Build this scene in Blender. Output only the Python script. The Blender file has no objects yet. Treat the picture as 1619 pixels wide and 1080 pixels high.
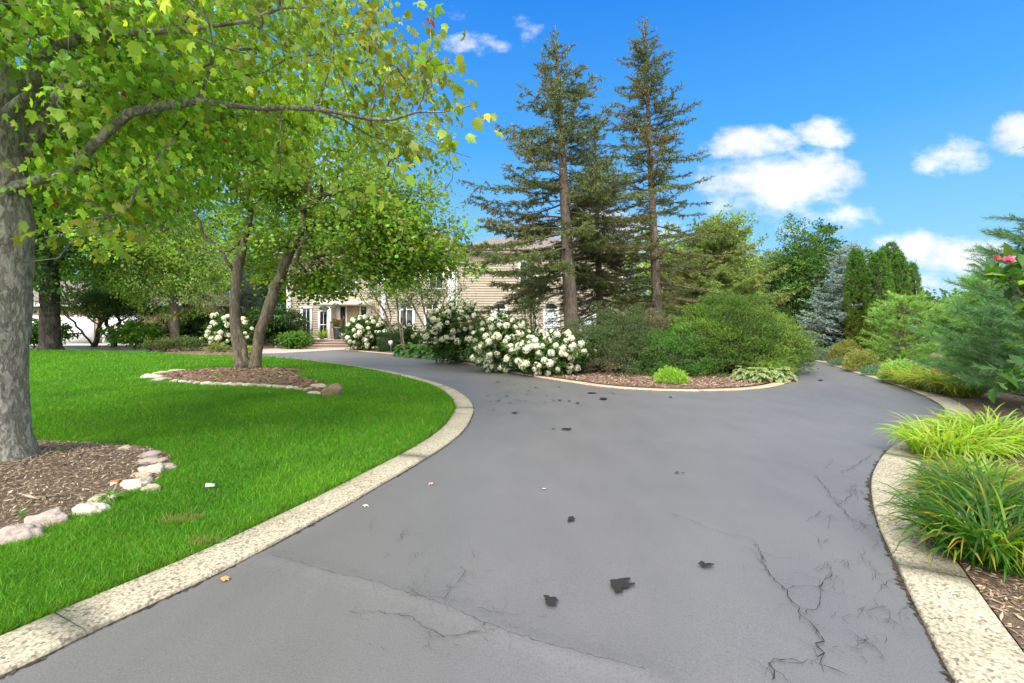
import bpy, math, random
import numpy as np
from mathutils import Vector, Matrix, noise as mnoise
R = math.radians
rng = np.random.default_rng(7)
random.seed(7)
scene = bpy.context.scene
col = scene.collection

# ------------------------------------------------------------------ camera
F, HX, HY, EYE = 720.0, 809.5, 515.0, 1.5
cam_d = bpy.data.cameras.new('camera'); cam = bpy.data.objects.new('camera', cam_d); col.objects.link(cam)
cam.location = (0, 0, EYE); cam.rotation_euler = (R(90), 0, 0)
cam_d.sensor_width = 36; cam_d.lens = 36 * F / 1619
cam_d.shift_y = -(540 - HY) / 1619
cam_d.clip_start = 0.05; cam_d.clip_end = 3000
scene.camera = cam

# ------------------------------------------------------------------ exposure
scene.view_settings.view_transform = 'Standard'; scene.view_settings.look = 'None'
scene.view_settings.exposure = 1.2; scene.view_settings.gamma = 1
scene.render.engine = 'CYCLES'
scene.cycles.max_bounces = 6; scene.cycles.diffuse_bounces = 3; scene.cycles.transmission_bounces = 4
scene.cycles.use_denoising = True

SUN_EL, SUN_AZ = 46, 205          # azimuth clockwise from +Y
# ------------------------------------------------------------------ sun
sd = bpy.data.lights.new('sun', 'SUN'); sd.energy = 2.3; sd.angle = R(24); sd.color = (1, .965, .9)
so = bpy.data.objects.new('sun', sd); col.objects.link(so)
sv = Vector((math.sin(R(SUN_AZ)) * math.cos(R(SUN_EL)), math.cos(R(SUN_AZ)) * math.cos(R(SUN_EL)), math.sin(R(SUN_EL))))
so.rotation_euler = sv.to_track_quat('Z', 'Y').to_euler(); so.location = (-10, -20, 30)

# ------------------------------------------------------------------ world: blue sky in front, unseen cloud added overhead and behind for soft light
world = bpy.data.worlds.new("World"); scene.world = world; world.use_nodes = True
nt = world.node_tree; nt.nodes.clear(); NW = nt.nodes; LW = nt.links
def wn(t, **k):
    n = NW.new(t)
    for a, b in k.items(): setattr(n, a, b)
    return n
def wmath(op, a, b=None, c=None, clamp=False):
    n = wn('ShaderNodeMath', operation=op, use_clamp=clamp)
    for i, v in enumerate((a, b, c)):
        if v is None: continue
        if isinstance(v, (int, float)): n.inputs[i].default_value = v
        else: LW.new(v, n.inputs[i])
    return n.outputs[0]
out = wn('ShaderNodeOutputWorld'); bg = wn('ShaderNodeBackground'); bg.inputs[1].default_value = 0.1
LW.new(bg.outputs[0], out.inputs[0])
sky = wn('ShaderNodeTexSky', sky_type='NISHITA', sun_disc=False, sun_elevation=R(SUN_EL), sun_rotation=R(SUN_AZ), ozone_density=3.0, dust_density=.4, air_density=1.0)
tc = wn('ShaderNodeTexCoord'); sep = wn('ShaderNodeSeparateXYZ'); LW.new(tc.outputs['Generated'], sep.inputs[0])
dx, dy, dz = sep.outputs
dyc = wmath('MAXIMUM', dy, 0.05)
u = wmath('DIVIDE', dx, dyc); v = wmath('DIVIDE', dz, dyc)
# gradient of the deep blue
ramp = wn('ShaderNodeValToRGB'); LW.new(wmath('MULTIPLY', dz, 1.4, clamp=True), ramp.inputs[0])
cr = ramp.color_ramp; cr.elements[0].position = 0; cr.elements[0].color = (.46, .76, 1, 1)
cr.elements[1].position = .85; cr.elements[1].color = (.016, .23, .83, 1)
e = cr.elements.new(.25); e.color = (.23, .60, 1, 1)
e = cr.elements.new(.5); e.color = (.075, .41, .95, 1)
sc_ = wn('ShaderNodeVectorMath', operation='SCALE'); LW.new(ramp.outputs[0], sc_.inputs[0]); sc_.inputs['Scale'].default_value = 4.8
mixs = wn('ShaderNodeMix', data_type='RGBA'); mixs.inputs[0].default_value = .95
LW.new(sky.outputs[0], mixs.inputs[6]); LW.new(sc_.outputs[0], mixs.inputs[7])
# cloud noise
comb = wn('ShaderNodeCombineXYZ'); LW.new(u, comb.inputs[0]); LW.new(wmath('MULTIPLY', v, 1.6), comb.inputs[1])
def wnoise(vec, scale, detail, rough=.55):
    n = wn('ShaderNodeTexNoise'); n.inputs['Scale'].default_value = scale; n.inputs['Detail'].default_value = detail
    n.inputs['Roughness'].default_value = rough; LW.new(vec, n.inputs['Vector']); return n.outputs[0]
n1 = wnoise(comb.outputs[0], 8.0, 8, .62)
acc = None
clouds = [(1190, 228, 78, 26, 1), (1250, 288, 112, 52, 1.1), (1305, 210, 56, 26, .72), (1322, 343, 68, 24, .8), (1262, 362, 40, 18, .4), (1503, 248, 62, 34, .85), (1612, 215, 48, 40, .9),
          (1490, 402, 115, 36, 1), (1480, 445, 95, 26, .8), (750, 68, 52, 22, .8), (824, 42, 34, 24, .55), (715, 20, 40, 15, .45), (780, 22, 26, 14, .35), (955, 372, 120, 50, .9),
          (480, 290, 130, 60, .8), (300, 330, 120, 90, .5), (1150, 300, 60, 40, .6), (1050, 362, 50, 22, .6), (700, 300, 60, 12, .25), (1100, 235, 40, 12, .3), (1800, 300, 140, 50, 1), (-200, 200, 200, 90, 1)]
for (px, py, rx, ry, a) in clouds:
    du = wmath('MULTIPLY', wmath('SUBTRACT', u, (px - HX) / F), F / rx)
    dv = wmath('MULTIPLY', wmath('SUBTRACT', v, (HY - py) / F), F / ry)
    d2 = wmath('ADD', wmath('MULTIPLY', du, du), wmath('MULTIPLY', dv, dv))
    m = wmath('MULTIPLY', wmath('MAXIMUM', wmath('SUBTRACT', 1.0, wmath('MULTIPLY', d2, .5)), 0.0), a)
    acc = m if acc is None else wmath('MAXIMUM', acc, m)
dens = wmath('ADD', acc, wmath('MULTIPLY', wmath('SUBTRACT', n1, .5), 2.0))
dens = wmath('MULTIPLY', dens, wmath('GREATER_THAN', acc, 0.001))
mr = wn('ShaderNodeMapRange', interpolation_type='SMOOTHSTEP'); LW.new(dens, mr.inputs[0]); mr.inputs[1].default_value = .34; mr.inputs[2].default_value = 1.05
front = wmath('MULTIPLY', mr.outputs[0], wmath('GREATER_THAN', dy, .06))
# unseen cloud deck overhead / behind, added as soft neutral fill light
n2 = wnoise(tc.outputs['Generated'], 2.5, 5)
back = wmath('MAXIMUM', wmath('SUBTRACT', dz, .66), wmath('SUBTRACT', -.05, dy) if False else wmath('SUBTRACT', wmath('MULTIPLY', dy, -1.0), .02))
mb = wn('ShaderNodeMapRange', interpolation_type='SMOOTHSTEP'); LW.new(wmath('ADD', wmath('MULTIPLY', back, 5.0), wmath('MULTIPLY', wmath('SUBTRACT', n2, .5), 1.6)), mb.inputs[0])
mb.inputs[1].default_value = .2; mb.inputs[2].default_value = 1.0
cloudf = wmath('MAXIMUM', front, mb.outputs[0], clamp=True)
shade = wmath('ADD', .72, wmath('MULTIPLY', wnoise(comb.outputs[0], 5.0, 4), .6))
cc = wn('ShaderNodeVectorMath', operation='SCALE'); cc.inputs[0].default_value = (4.6, 4.7, 4.95); LW.new(shade, cc.inputs['Scale'])
cb = wn('ShaderNodeVectorMath', operation='SCALE'); cb.inputs[0].default_value = (12.2, 12.0, 11.6); LW.new(shade, cb.inputs['Scale'])
mc = wn('ShaderNodeMix', data_type='RGBA'); LW.new(mb.outputs[0], mc.inputs[0]); LW.new(cc.outputs[0], mc.inputs[6]); LW.new(cb.outputs[0], mc.inputs[7])
mixc = wn('ShaderNodeMix', data_type='RGBA'); LW.new(cloudf, mixc.inputs[0]); LW.new(mixs.outputs[2], mixc.inputs[6]); LW.new(mc.outputs[2], mixc.inputs[7])
LW.new(mixc.outputs[2], bg.inputs[0])

# ------------------------------------------------------------------ helpers
def g(px, py, z=0.0):
    """photo pixel -> point on the ground"""
    Y = (EYE - z) * F / (py - HY); return np.array([(px - HX) / F * Y, Y, z])
def at(px, py, Y):
    return np.array([(px - HX) / F * Y, Y, EYE + (HY - py) / F * Y])
def tag(o, label=None, cat=None, group=None, kind=None):
    if label: o['label'] = label
    if cat: o['category'] = cat
    if group: o['group'] = group
    if kind: o['kind'] = kind
    return o
def empty(name, loc, label=None, cat=None, group=None):
    o = bpy.data.objects.new(name, None); col.objects.link(o); o.location = tuple(loc); return tag(o, label, cat, group)
def link(name, me, mat=None, parent=None, smooth=False):
    if mat is not None: me.materials.append(mat)
    o = bpy.data.objects.new(name, me); col.objects.link(o)
    if parent is not None:
        o.parent = parent
        org = Vector(parent.location)
        if parent.parent is not None: org = org + Vector(parent.parent.location)
        o.location = -org           # mesh data is in world coordinates
    return o
def np_mesh(name, V, faces, cols=None, smooth=False):
    """faces: (n,k) int array or list of such arrays"""
    V = np.ascontiguousarray(V, dtype=np.float32)
    if isinstance(faces, np.ndarray): faces = [faces]
    me = bpy.data.meshes.new(name); me.vertices.add(len(V)); me.vertices.foreach_set('co', V.ravel())
    tot = np.concatenate([np.full(len(f), f.shape[1]) for f in faces]).astype(np.int32)
    idx = np.concatenate([f.ravel() for f in faces]).astype(np.int32)
    st = np.concatenate([[0], np.cumsum(tot)[:-1]]).astype(np.int32)
    me.loops.add(len(idx)); me.loops.foreach_set('vertex_index', idx)
    me.polygons.add(len(tot)); me.polygons.foreach_set('loop_start', st); me.polygons.foreach_set('loop_total', tot)
    if smooth: me.polygons.foreach_set('use_smooth', np.ones(len(tot), dtype=bool))
    if cols is not None:
        a = me.attributes.new('col', 'FLOAT_COLOR', 'POINT')
        c = np.ones((len(V), 4), dtype=np.float32); c[:, :3] = cols; a.data.foreach_set('color', c.ravel())
    me.update(); me.validate(); return me
def unit(a): return a / (np.linalg.norm(a, axis=-1, keepdims=True) + 1e-9)
def frames(d, n):
    y = unit(d); x = unit(np.cross(y, n)); z = np.cross(x, y); return np.stack([x, y, z], axis=-1)
def scatter(tv, tf, pos, Rm, sc, cols):
    """copies of a template (tv verts, tf faces) -> arrays for np_mesh"""
    n, k = len(pos), len(tv)
    if np.ndim(sc) == 1: sc = np.repeat(sc[:, None], 3, 1)
    V = np.einsum('nij,nkj->nki', Rm, tv[None] * sc[:, None, :]) + pos[:, None, :]
    Fc = (tf[None] + (np.arange(n) * k)[:, None, None]).reshape(-1, tf.shape[1])
    return V.reshape(-1, 3), Fc, np.repeat(cols, k, axis=0)
def vary(base, n, amt=.18, hue=.08):
    c = np.array(base)[None] * (1 + rng.normal(0, amt, (n, 1))) * (1 + rng.normal(0, hue, (n, 3)))
    return np.clip(c, .002, .9)
def rdir(n): return unit(rng.normal(size=(n, 3)))
def smooth_line(P, it=2, closed=False):
    P = np.array(P, float)
    for _ in range(it):
        if closed: Q = np.roll(P, -1, 0); P = np.stack([.75 * P + .25 * Q, .25 * P + .75 * Q], 1).reshape(-1, P.shape[1])
        else:
            a, b = P[:-1], P[1:]
            P = np.concatenate([P[:1], np.stack([.75 * a + .25 * b, .25 * a + .75 * b], 1).reshape(-1, P.shape[1]), P[-1:]])
    return P
def resample(P, step):
    P = np.array(P, float); d = np.r_[0, np.cumsum(np.linalg.norm(np.diff(P, axis=0), axis=1))]
    n = max(2, int(d[-1] / step) + 1); t = np.linspace(0, d[-1], n)
    return np.stack([np.interp(t, d, P[:, i]) for i in range(P.shape[1])], 1)
def inside(pts, poly):
    x, y = pts[:, 0], pts[:, 1]; r = np.zeros(len(pts), bool); n = len(poly)
    for i in range(n):
        x1, y1 = poly[i][:2]; x2, y2 = poly[(i + 1) % n][:2]
        c = ((y1 > y) != (y2 > y)) & (x < (x2 - x1) * (y - y1) / (y2 - y1 + 1e-12) + x1); r ^= c
    return r
def offset_line(P, d):
    P = np.array(P)[:, :2]; T = np.gradient(P, axis=0); T = unit(T); N = np.stack([-T[:, 1], T[:, 0]], 1); return P + N * d

def tube(P, r, sides=8, cap=True):
    P = np.array(P, float); n = len(P); r = np.broadcast_to(np.array(r, float), (n,))
    T = unit(np.gradient(P, axis=0)); ref = np.array([0, 0, 1.]) if abs(T[0][2]) < .9 else np.array([1., 0, 0])
    X = unit(np.cross(T, ref)); Y = np.cross(T, X)
    a = np.linspace(0, 2 * np.pi, sides, endpoint=False)
    V = P[:, None] + r[:, None, None] * (np.cos(a)[None, :, None] * X[:, None] + np.sin(a)[None, :, None] * Y[:, None])
    i = np.arange(n - 1)[:, None] * sides; j = np.arange(sides)[None]; j2 = (j + 1) % sides
    Fq = np.stack([i + j, i + j2, i + sides + j2, i + sides + j], -1).reshape(-1, 4)
    V = V.reshape(-1, 3)
    if cap:
        V = np.vstack([V, P[-1], P[0]]); b = (n - 1) * sides; k = np.arange(sides)
        Fq = np.vstack([Fq, np.stack([b + k, b + (k + 1) % sides, np.full(sides, n * sides), np.full(sides, n * sides)], 1)[:, [0, 1, 2, 2]]])
        Fq = Fq[:-sides]
        tri = np.stack([b + k, b + (k + 1) % sides, np.full(sides, n * sides)], 1)
        tri2 = np.stack([(k + 1) % sides, k, np.full(sides, n * sides + 1)], 1)
        return V, Fq, np.vstack([tri, tri2])
    return V, Fq, None
class MB:
    def __init__(s): s.V, s.Q, s.T, s.n, s.C = [], [], [], 0, []
    def add(s, V, Q=None, T=None, c=None):
        V = np.asarray(V, float)
        if Q is not None and len(Q): s.Q.append(np.asarray(Q) + s.n)
        if T is not None and len(T): s.T.append(np.asarray(T) + s.n)
        s.V.append(V); s.n += len(V)
        if c is not None: s.C.append(np.broadcast_to(c, (len(V), 3)))
        return s
    def tube(s, P, r, sides=8, cap=True, c=None): V, Q, T = tube(P, r, sides, cap); return s.add(V, Q, T, c)
    def box(s, x0, y0, z0, x1, y1, z1, c=None):
        V = [(x, y, z) for z in (z0, z1) for x, y in ((x0, y0), (x1, y0), (x1, y1), (x0, y1))]
        return s.add(V, [(3, 2, 1, 0), (4, 5, 6, 7), (0, 1, 5, 4), (1, 2, 6, 5), (2, 3, 7, 6), (3, 0, 4, 7)], None, c)
    def mesh(s, name, smooth=False):
        f = []
        if s.Q: f.append(np.concatenate(s.Q))
        if s.T: f.append(np.concatenate(s.T))
        return np_mesh(name, np.concatenate(s.V), f, np.concatenate(s.C) if s.C else None, smooth)
    def build(s, name, mat, parent=None, smooth=False): return link(name, s.mesh(name, smooth), mat, parent)

# ------------------------------------------------------------------ materials
def mat(name, base=(.5, .5, .5), rough=.7, spec=.4, metal=0):
    m = bpy.data.materials.new(name); m.use_nodes = True; t = m.node_tree; b = t.nodes['Principled BSDF']
    b.inputs['Base Color'].default_value = (*base, 1); b.inputs['Roughness'].default_value = rough
    b.inputs['Specular IOR Level'].default_value = spec; b.inputs['Metallic'].default_value = metal
    return m, t, b
def nz(t, scale, detail=4, rough=.6, vec=None, dim='3D'):
    n = t.nodes.new('ShaderNodeTexNoise'); n.inputs['Scale'].default_value = scale; n.inputs['Detail'].default_value = detail; n.inputs['Roughness'].default_value = rough
    if vec is None:
        gm = t.nodes.new('ShaderNodeNewGeometry'); vec = gm.outputs['Position']
    t.links.new(vec, n.inputs['Vector']); return n
def rmp(t, src, stops):
    r = t.nodes.new('ShaderNodeValToRGB'); t.links.new(src, r.inputs[0]); els = r.color_ramp.elements
    while len(els) < len(stops): els.new(.5)
    for e, (p, c) in zip(els, stops): e.position = p; e.color = (*c, 1)
    return r
def mixc_(t, f, a, b, mode='MIX'):
    m = t.nodes.new('ShaderNodeMix'); m.data_type = 'RGBA'; m.blend_type = mode
    for i, v in ((0, f), (6, a), (7, b)):
        if isinstance(v, (int, float)): m.inputs[i].default_value = v
        elif isinstance(v, tuple): m.inputs[i].default_value = (*v, 1)
        else: t.links.new(v, m.inputs[i])
    return m.outputs[2]
def bump(t, b, src, strength=.4, dist=.02):
    n = t.nodes.new('ShaderNodeBump'); n.inputs['Strength'].default_value = strength; n.inputs['Distance'].default_value = dist
    t.links.new(src, n.inputs['Height']); t.links.new(n.outputs[0], b.inputs['Normal']); return n
def noise_mat(name, stops, scale, rough=.8, spec=.3, bs=.5, bd=.02, detail=6, bscale=None):
    m, t, b = mat(name, rough=rough, spec=spec); n = nz(t, scale, detail)
    t.links.new(rmp(t, n.outputs[0], stops).outputs[0], b.inputs['Base Color'])
    if bs: bump(t, b, nz(t, bscale or scale * 4, 5).outputs[0], bs, bd)
    return m
def leaf_mat(name, trans=.35, rough=.5, spec=.35):
    m, t, b = mat(name, rough=rough, spec=spec)
    a = t.nodes.new('ShaderNodeAttribute'); a.attribute_name = 'col'; t.links.new(a.outputs['Color'], b.inputs['Base Color'])
    if trans > 0:
        tr = t.nodes.new('ShaderNodeBsdfTranslucent')
        tint = mixc_(t, 1.0, a.outputs['Color'], (1.5, 1.35, .45), 'MULTIPLY'); t.links.new(tint, tr.inputs[0])
        mx = t.nodes.new('ShaderNodeMixShader'); mx.inputs[0].default_value = trans
        t.links.new(b.outputs[0], mx.inputs[1]); t.links.new(tr.outputs[0], mx.inputs[2])
        t.links.new(mx.outputs[0], t.nodes['Material Output'].inputs[0])
    return m
M = {}
M['leaf'] = leaf_mat('leaf', .52, .45, .4); M['needle'] = leaf_mat('needle', .22, .55, .3); M['petal'] = leaf_mat('petal', .25, .7, .2); M['attr'] = leaf_mat('flat_tint', 0, .85, .2)
M['grass'] = leaf_mat('grass', .4, .6, .2)

def bark_mat(name, c0, c1, c2, scale=14, bs=.7, bd=.03, stretch=.25):
    m, t, b = mat(name, rough=.9, spec=.2)
    gm = t.nodes.new('ShaderNodeNewGeometry'); mp = t.nodes.new('ShaderNodeMapping'); mp.inputs['Scale'].default_value = (1, 1, stretch)
    t.links.new(gm.outputs['Position'], mp.inputs[0])
    n = nz(t, scale, 8, .7, mp.outputs[0]); n2 = nz(t, 3, 4, .6)
    c = rmp(t, n.outputs[0], [(.32, c0), (.5, c1), (.68, c2)]).outputs[0]
    c = mixc_(t, rmp(t, n2.outputs[0], [(.5, (0, 0, 0)), (.7, (.55, .55, .55))]).outputs[0], c, (.17, .17, .11))
    n3 = nz(t, scale * .35, 6, .7, mp.outputs[0]); fis = rmp(t, n3.outputs[0], [(.44, (1, 1, 1)), (.485, (.42, .40, .36)), (.5, (.30, .28, .25)), (.53, (1, 1, 1))]).outputs[0]
    c = mixc_(t, .45, c, fis, 'MULTIPLY')
    t.links.new(c, b.inputs['Base Color'])
    ad = t.nodes.new('ShaderNodeMath'); ad.operation = 'MULTIPLY'; t.links.new(n.outputs[0], ad.inputs[0]); t.links.new(fis, ad.inputs[1])
    bump(t, b, ad.outputs[0], bs, bd)
    return m
M['bark_maple'] = bark_mat('bark_maple', (.26, .245, .20), (.43, .415, .365), (.56, .545, .49), 26, 1.0, .06, .4)
M['bark_mid'] = bark_mat('bark_mid', (.07, .055, .04), (.15, .125, .095), (.24, .21, .165), 18)
M['bark_dark'] = bark_mat('bark_dark', (.02, .018, .015), (.05, .042, .035), (.09, .08, .07), 10)
M['bark_spruce'] = bark_mat('bark_spruce', (.10, .075, .06), (.20, .155, .13), (.30, .25, .22), 22)
M['twig'] = noise_mat('twig', [(.3, (.08, .065, .05)), (.7, (.17, .14, .11))], 10, bs=0)

# asphalt: sealed drive
m, t, b = mat('asphalt', rough=.55, spec=.5)
n_big = nz(t, .35, 5, .6); n_mid = nz(t, 3, 6, .65); n_fine = nz(t, 120, 3, .65); n_soft = nz(t, 45, 4, .6)
gm = t.nodes.new('ShaderNodeNewGeometry'); mp = t.nodes.new('ShaderNodeMapping'); mp.inputs['Scale'].default_value = (1.3, .6, 1); mp.inputs['Rotation'].default_value = (0, 0, .35); t.links.new(gm.outputs['Position'], mp.inputs[0])
n_str = nz(t, 1.6, 5, .6, mp.outputs[0])
c = rmp(t, n_big.outputs[0], [(.3, (.100, .097, .099)), (.7, (.117, .114, .116))]).outputs[0]
c = mixc_(t, .7, c, rmp(t, n_str.outputs[0], [(.3, (.92, .92, .92)), (.7, (1.05, 1.05, 1.05))]).outputs[0], 'MULTIPLY')
c = mixc_(t, .8, c, rmp(t, n_fine.outputs[0], [(.3, (.55, .55, .55)), (.48, (1, 1, 1)), (.66, (1.1, 1.1, 1.1)), (.76, (2.0, 1.95, 1.85))]).outputs[0], 'MULTIPLY')
t.links.new(c, b.inputs['Base Color'])
t.links.new(rmp(t, n_str.outputs[0], [(.3, (.50,) * 3), (.7, (.58,) * 3)]).outputs[0], b.inputs['Roughness'])
ad = t.nodes.new('ShaderNodeMath'); ad.operation = 'ADD'; t.links.new(n_fine.outputs[0], ad.inputs[0]); t.links.new(n_soft.outputs[0], ad.inputs[1])
bump(t, b, ad.outputs[0], .3, .005)
b.inputs['IOR'].default_value = 1.75
M['asphalt'] = m
# exposed aggregate
def aggregate(name, pale, mid, dark):
    m, t, b = mat(name, rough=.85, spec=.3)
    gm = t.nodes.new('ShaderNodeNewGeometry')
    vo = t.nodes.new('ShaderNodeTexVoronoi'); vo.inputs['Scale'].default_value = 75; t.links.new(gm.outputs['Position'], vo.inputs['Vector'])
    sp = t.nodes.new('ShaderNodeSeparateColor'); t.links.new(vo.outputs['Color'], sp.inputs[0])
    c = rmp(t, sp.outputs[0], [(.0, dark), (.17, mid), (.4, pale), (.9, tuple(x * 1.15 for x in pale))]).outputs[0]
    c = mixc_(t, .6, c, rmp(t, nz(t, 2.2, 5).outputs[0], [(.3, (.72, .7, .66)), (.65, (1.08, 1.06, 1.02))]).outputs[0], 'MULTIPLY')
    ml = rmp(t, vo.outputs['Distance'], [(.35, (1, 1, 1)), (.7, (.62, .6, .56))]).outputs[0]
    c = mixc_(t, .8, c, ml, 'MULTIPLY'); t.links.new(c, b.inputs['Base Color'])
    bump(t, b, vo.outputs['Distance'], -.5, .01); return m
M['kerb'] = aggregate('kerb_aggregate', (.43, .39, .305), (.33, .30, .235), (.15, .14, .115))
M['kerb_tan'] = aggregate('kerb_aggregate_tan', (.52, .41, .30), (.45, .35, .26), (.3, .24, .18))
M['lawn_soil'] = noise_mat('lawn_soil', [(.3, (.03, .085, .008)), (.7, (.05, .14, .012))], 1.5, bs=.5, bscale=60)
M['mulch'] = noise_mat('mulch_base', [(.3, (.10, .065, .04)), (.55, (.2, .14, .10)), (.75, (.28, .21, .15))], 35, bs=1, bd=.03)
M['soil'] = noise_mat('far_ground', [(.3, (.03, .05, .015)), (.7, (.06, .09, .03))], .5, bs=0)
M['crack'] = mat('crack_dark', (.022, .022, .022), .85, .15)[0]
M['crumb'] = noise_mat('edge_debris', [(.4, (.015, .012, .01)), (.7, (.12, .09, .06))], 60, bs=.5)
def stone_mat(name, a, b_): return noise_mat(name, [(.3, a), (.7, b_)], 30, rough=.9, bs=.9, bd=.012, bscale=45)
M['stone_pink'] = stone_mat('stone_pink', (.27, .215, .19), (.42, .35, .315))
M['stone_pale'] = stone_mat('stone_pale', (.36, .32, .26), (.58, .54, .46))
M['stone_tan'] = stone_mat('stone_tan', (.28, .23, .16), (.46, .39, .30))
M['stone_brown'] = stone_mat('stone_brown', (.15, .11, .07), (.28, .21, .14))
M['paver'] = noise_mat('paver', [(.3, (.34, .25, .21)), (.7, (.50, .40, .35))], 6, bs=.2)
M['concrete'] = noise_mat('concrete', [(.3, (.40, .37, .33)), (.7, (.55, .52, .47))], 3, bs=.1)
M['brick'] = noise_mat('brick', [(.35, (.28, .16, .11)), (.65, (.46, .34, .27))], 9, bs=.3)
M['siding'] = noise_mat('siding', [(.3, (.56, .48, .38)), (.7, (.66, .58, .47))], 1.2, rough=.7, bs=0)
M['white'] = noise_mat('white_trim', [(.3, (.70, .70, .69)), (.7, (.82, .82, .81))], 4, rough=.5, bs=0)
M['roof'] = noise_mat('roof_shingle', [(.35, (.13, .105, .09)), (.65, (.25, .21, .185))], 7, bs=.6)
M['glass'] = mat('window_glass', (.02, .025, .03), .06, .8)[0]
M['curtain'] = noise_mat('curtain', [(.3, (.45, .52, .53)), (.7, (.68, .73, .73))], 6, rough=.5, bs=0)
M['door_tan'] = mat('door_tan', (.42, .34, .22), .5)[0]
M['garage_door'] = mat('garage_white', (.78, .78, .80), .5)[0]
M['pot'] = mat('planter_dark', (.03, .03, .04), .4)[0]
M['pot_red'] = mat('planter_terracotta', (.12, .05, .035), .7)[0]
M['shaded_core'] = noise_mat('shaded_core', [(.3, (.012, .018, .006)), (.7, (.03, .04, .012))], 20, bs=.5)  # near-black green, shade inside dense foliage put into the colour
M['metal_grey'] = mat('lamp_grey', (.45, .45, .45), .4)[0]

# ------------------------------------------------------------------ ground
def sheet(name, P, z, material, kind='structure'):
    P = np.array(P); V = np.c_[P[:, 0], P[:, 1], np.full(len(P), z)]
    me = bpy.data.meshes.new(name); me.from_pydata([tuple(v) for v in V], [], [tuple(range(len(V)))]); me.update()
    if me.polygons[0].normal.z < 0: me.flip_normals()
    return tag(link(name, me, material), kind=kind)
sheet('ground', [(-600, -200), (600, -200), (600, 900), (-600, 900)], -.05, M['soil'])

left_edge = [g(0, 1070), g(36, 1056), g(130, 1009), g(222, 965), g(314, 923), g(400, 880), g(486, 833), g(550, 799), g(605, 766), g(661, 734), g(705, 706), g(733, 683),
             g(747, 660), g(749, 646), g(741, 631), g(714, 614), g(679, 603), g(647, 594.5), g(610, 587), g(558, 578.5), g(523, 574), g(474, 568), g(425, 564), g(370, 563.5)]
left_edge = smooth_line([np.array([-6.5, -6, 0]), np.array([-3.4, 0, 0]), np.array([-2.55, 1.2, 0])] + left_edge, 2)
right_edge = smooth_line([np.array([-.5, -6, 0]), np.array([.9, 0, 0])] + [g(1502, 1071), g(1471, 1009), g(1440, 947), g(1409, 876), g(1387, 831), g(1376, 778), g(1380, 747), g(1404, 711), g(1440, 692),
             g(1472, 675), g(1496, 657), g(1494, 646), g(1477, 634), g(1442, 618), g(1410, 607), g(1353, 590.6), g(1316, 578), g(1281, 569)] + [np.array([13.3, 21.5, 0]), np.array([12.4, 24, 0]), np.array([10, 26, 0])], 2)
isl_edge = smooth_line([g(536, 552), g(573, 556), g(622, 560), g(662, 565), g(709, 571), g(746, 576.5), g(785, 583), g(800, 587), g(840, 595.5), g(893, 604), g(954, 613), g(1016, 617.4),
             g(1078, 619.5), g(1140, 619), g(1195, 616.5), g(1232, 611), g(1251, 604), g(1255, 598.6), g(1248, 590)] + [np.array([9.2, 15.6, 0]), np.array([10.6, 19.5, 0]), np.array([9.8, 22, 0]), np.array([8.2, 23.6, 0])], 2)
KW = .33
left_in = offset_line(resample(left_edge, .25), KW)
right_in = offset_line(resample(right_edge, .25), -KW)
isl_in = offset_line(resample(isl_edge, .25), KW)

# the driveway: a tensor grid, fine near the camera, with the low heave along its long crack
xs = np.unique(np.r_[np.linspace(-45, -3.2, 15), np.linspace(-3.2, 3.4, 150), np.linspace(3.4, 26, 10)])
ys = np.unique(np.r_[np.linspace(-8, 1.6, 6), np.linspace(1.6, 6.2, 120), np.linspace(6.2, 36, 12)])
GX, GY = np.meshgrid(xs, ys); ridge = smooth_line([g(420, 880), g(520, 905), g(600, 925), g(700, 958), g(760, 985), g(840, 1015), g(930, 1040), g(1020, 1062), g(1060, 1085)], 2)
rs = resample(ridge, .05)[:, :2]; P2 = np.c_[GX.ravel(), GY.ravel()]
dd = np.full(len(P2), 9.)
near = (np.abs(P2[:, 0]) < 3.4) & (P2[:, 1] > 1.2) & (P2[:, 1] < 6)
dd[near] = np.sqrt(((P2[near][:, None] - rs[None]) ** 2).sum(-1)).min(1)
Z = .010 * np.exp(-(dd / .05) ** 2) + .004 * np.exp(-(dd / .16) ** 2)
for i in np.where(near)[0]: Z[i] += .004 * mnoise.noise(Vector((P2[i, 0] * 1.3, P2[i, 1] * 1.3, 3)))
nx, ny = len(xs), len(ys); ii, jj = np.meshgrid(np.arange(nx - 1), np.arange(ny - 1)); b0 = (jj * nx + ii).ravel()
tag(link('driveway', np_mesh('driveway', np.c_[P2, Z], np.stack([b0, b0 + 1, b0 + nx + 1, b0 + nx], 1), smooth=True), M['asphalt']), kind='structure')

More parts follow.
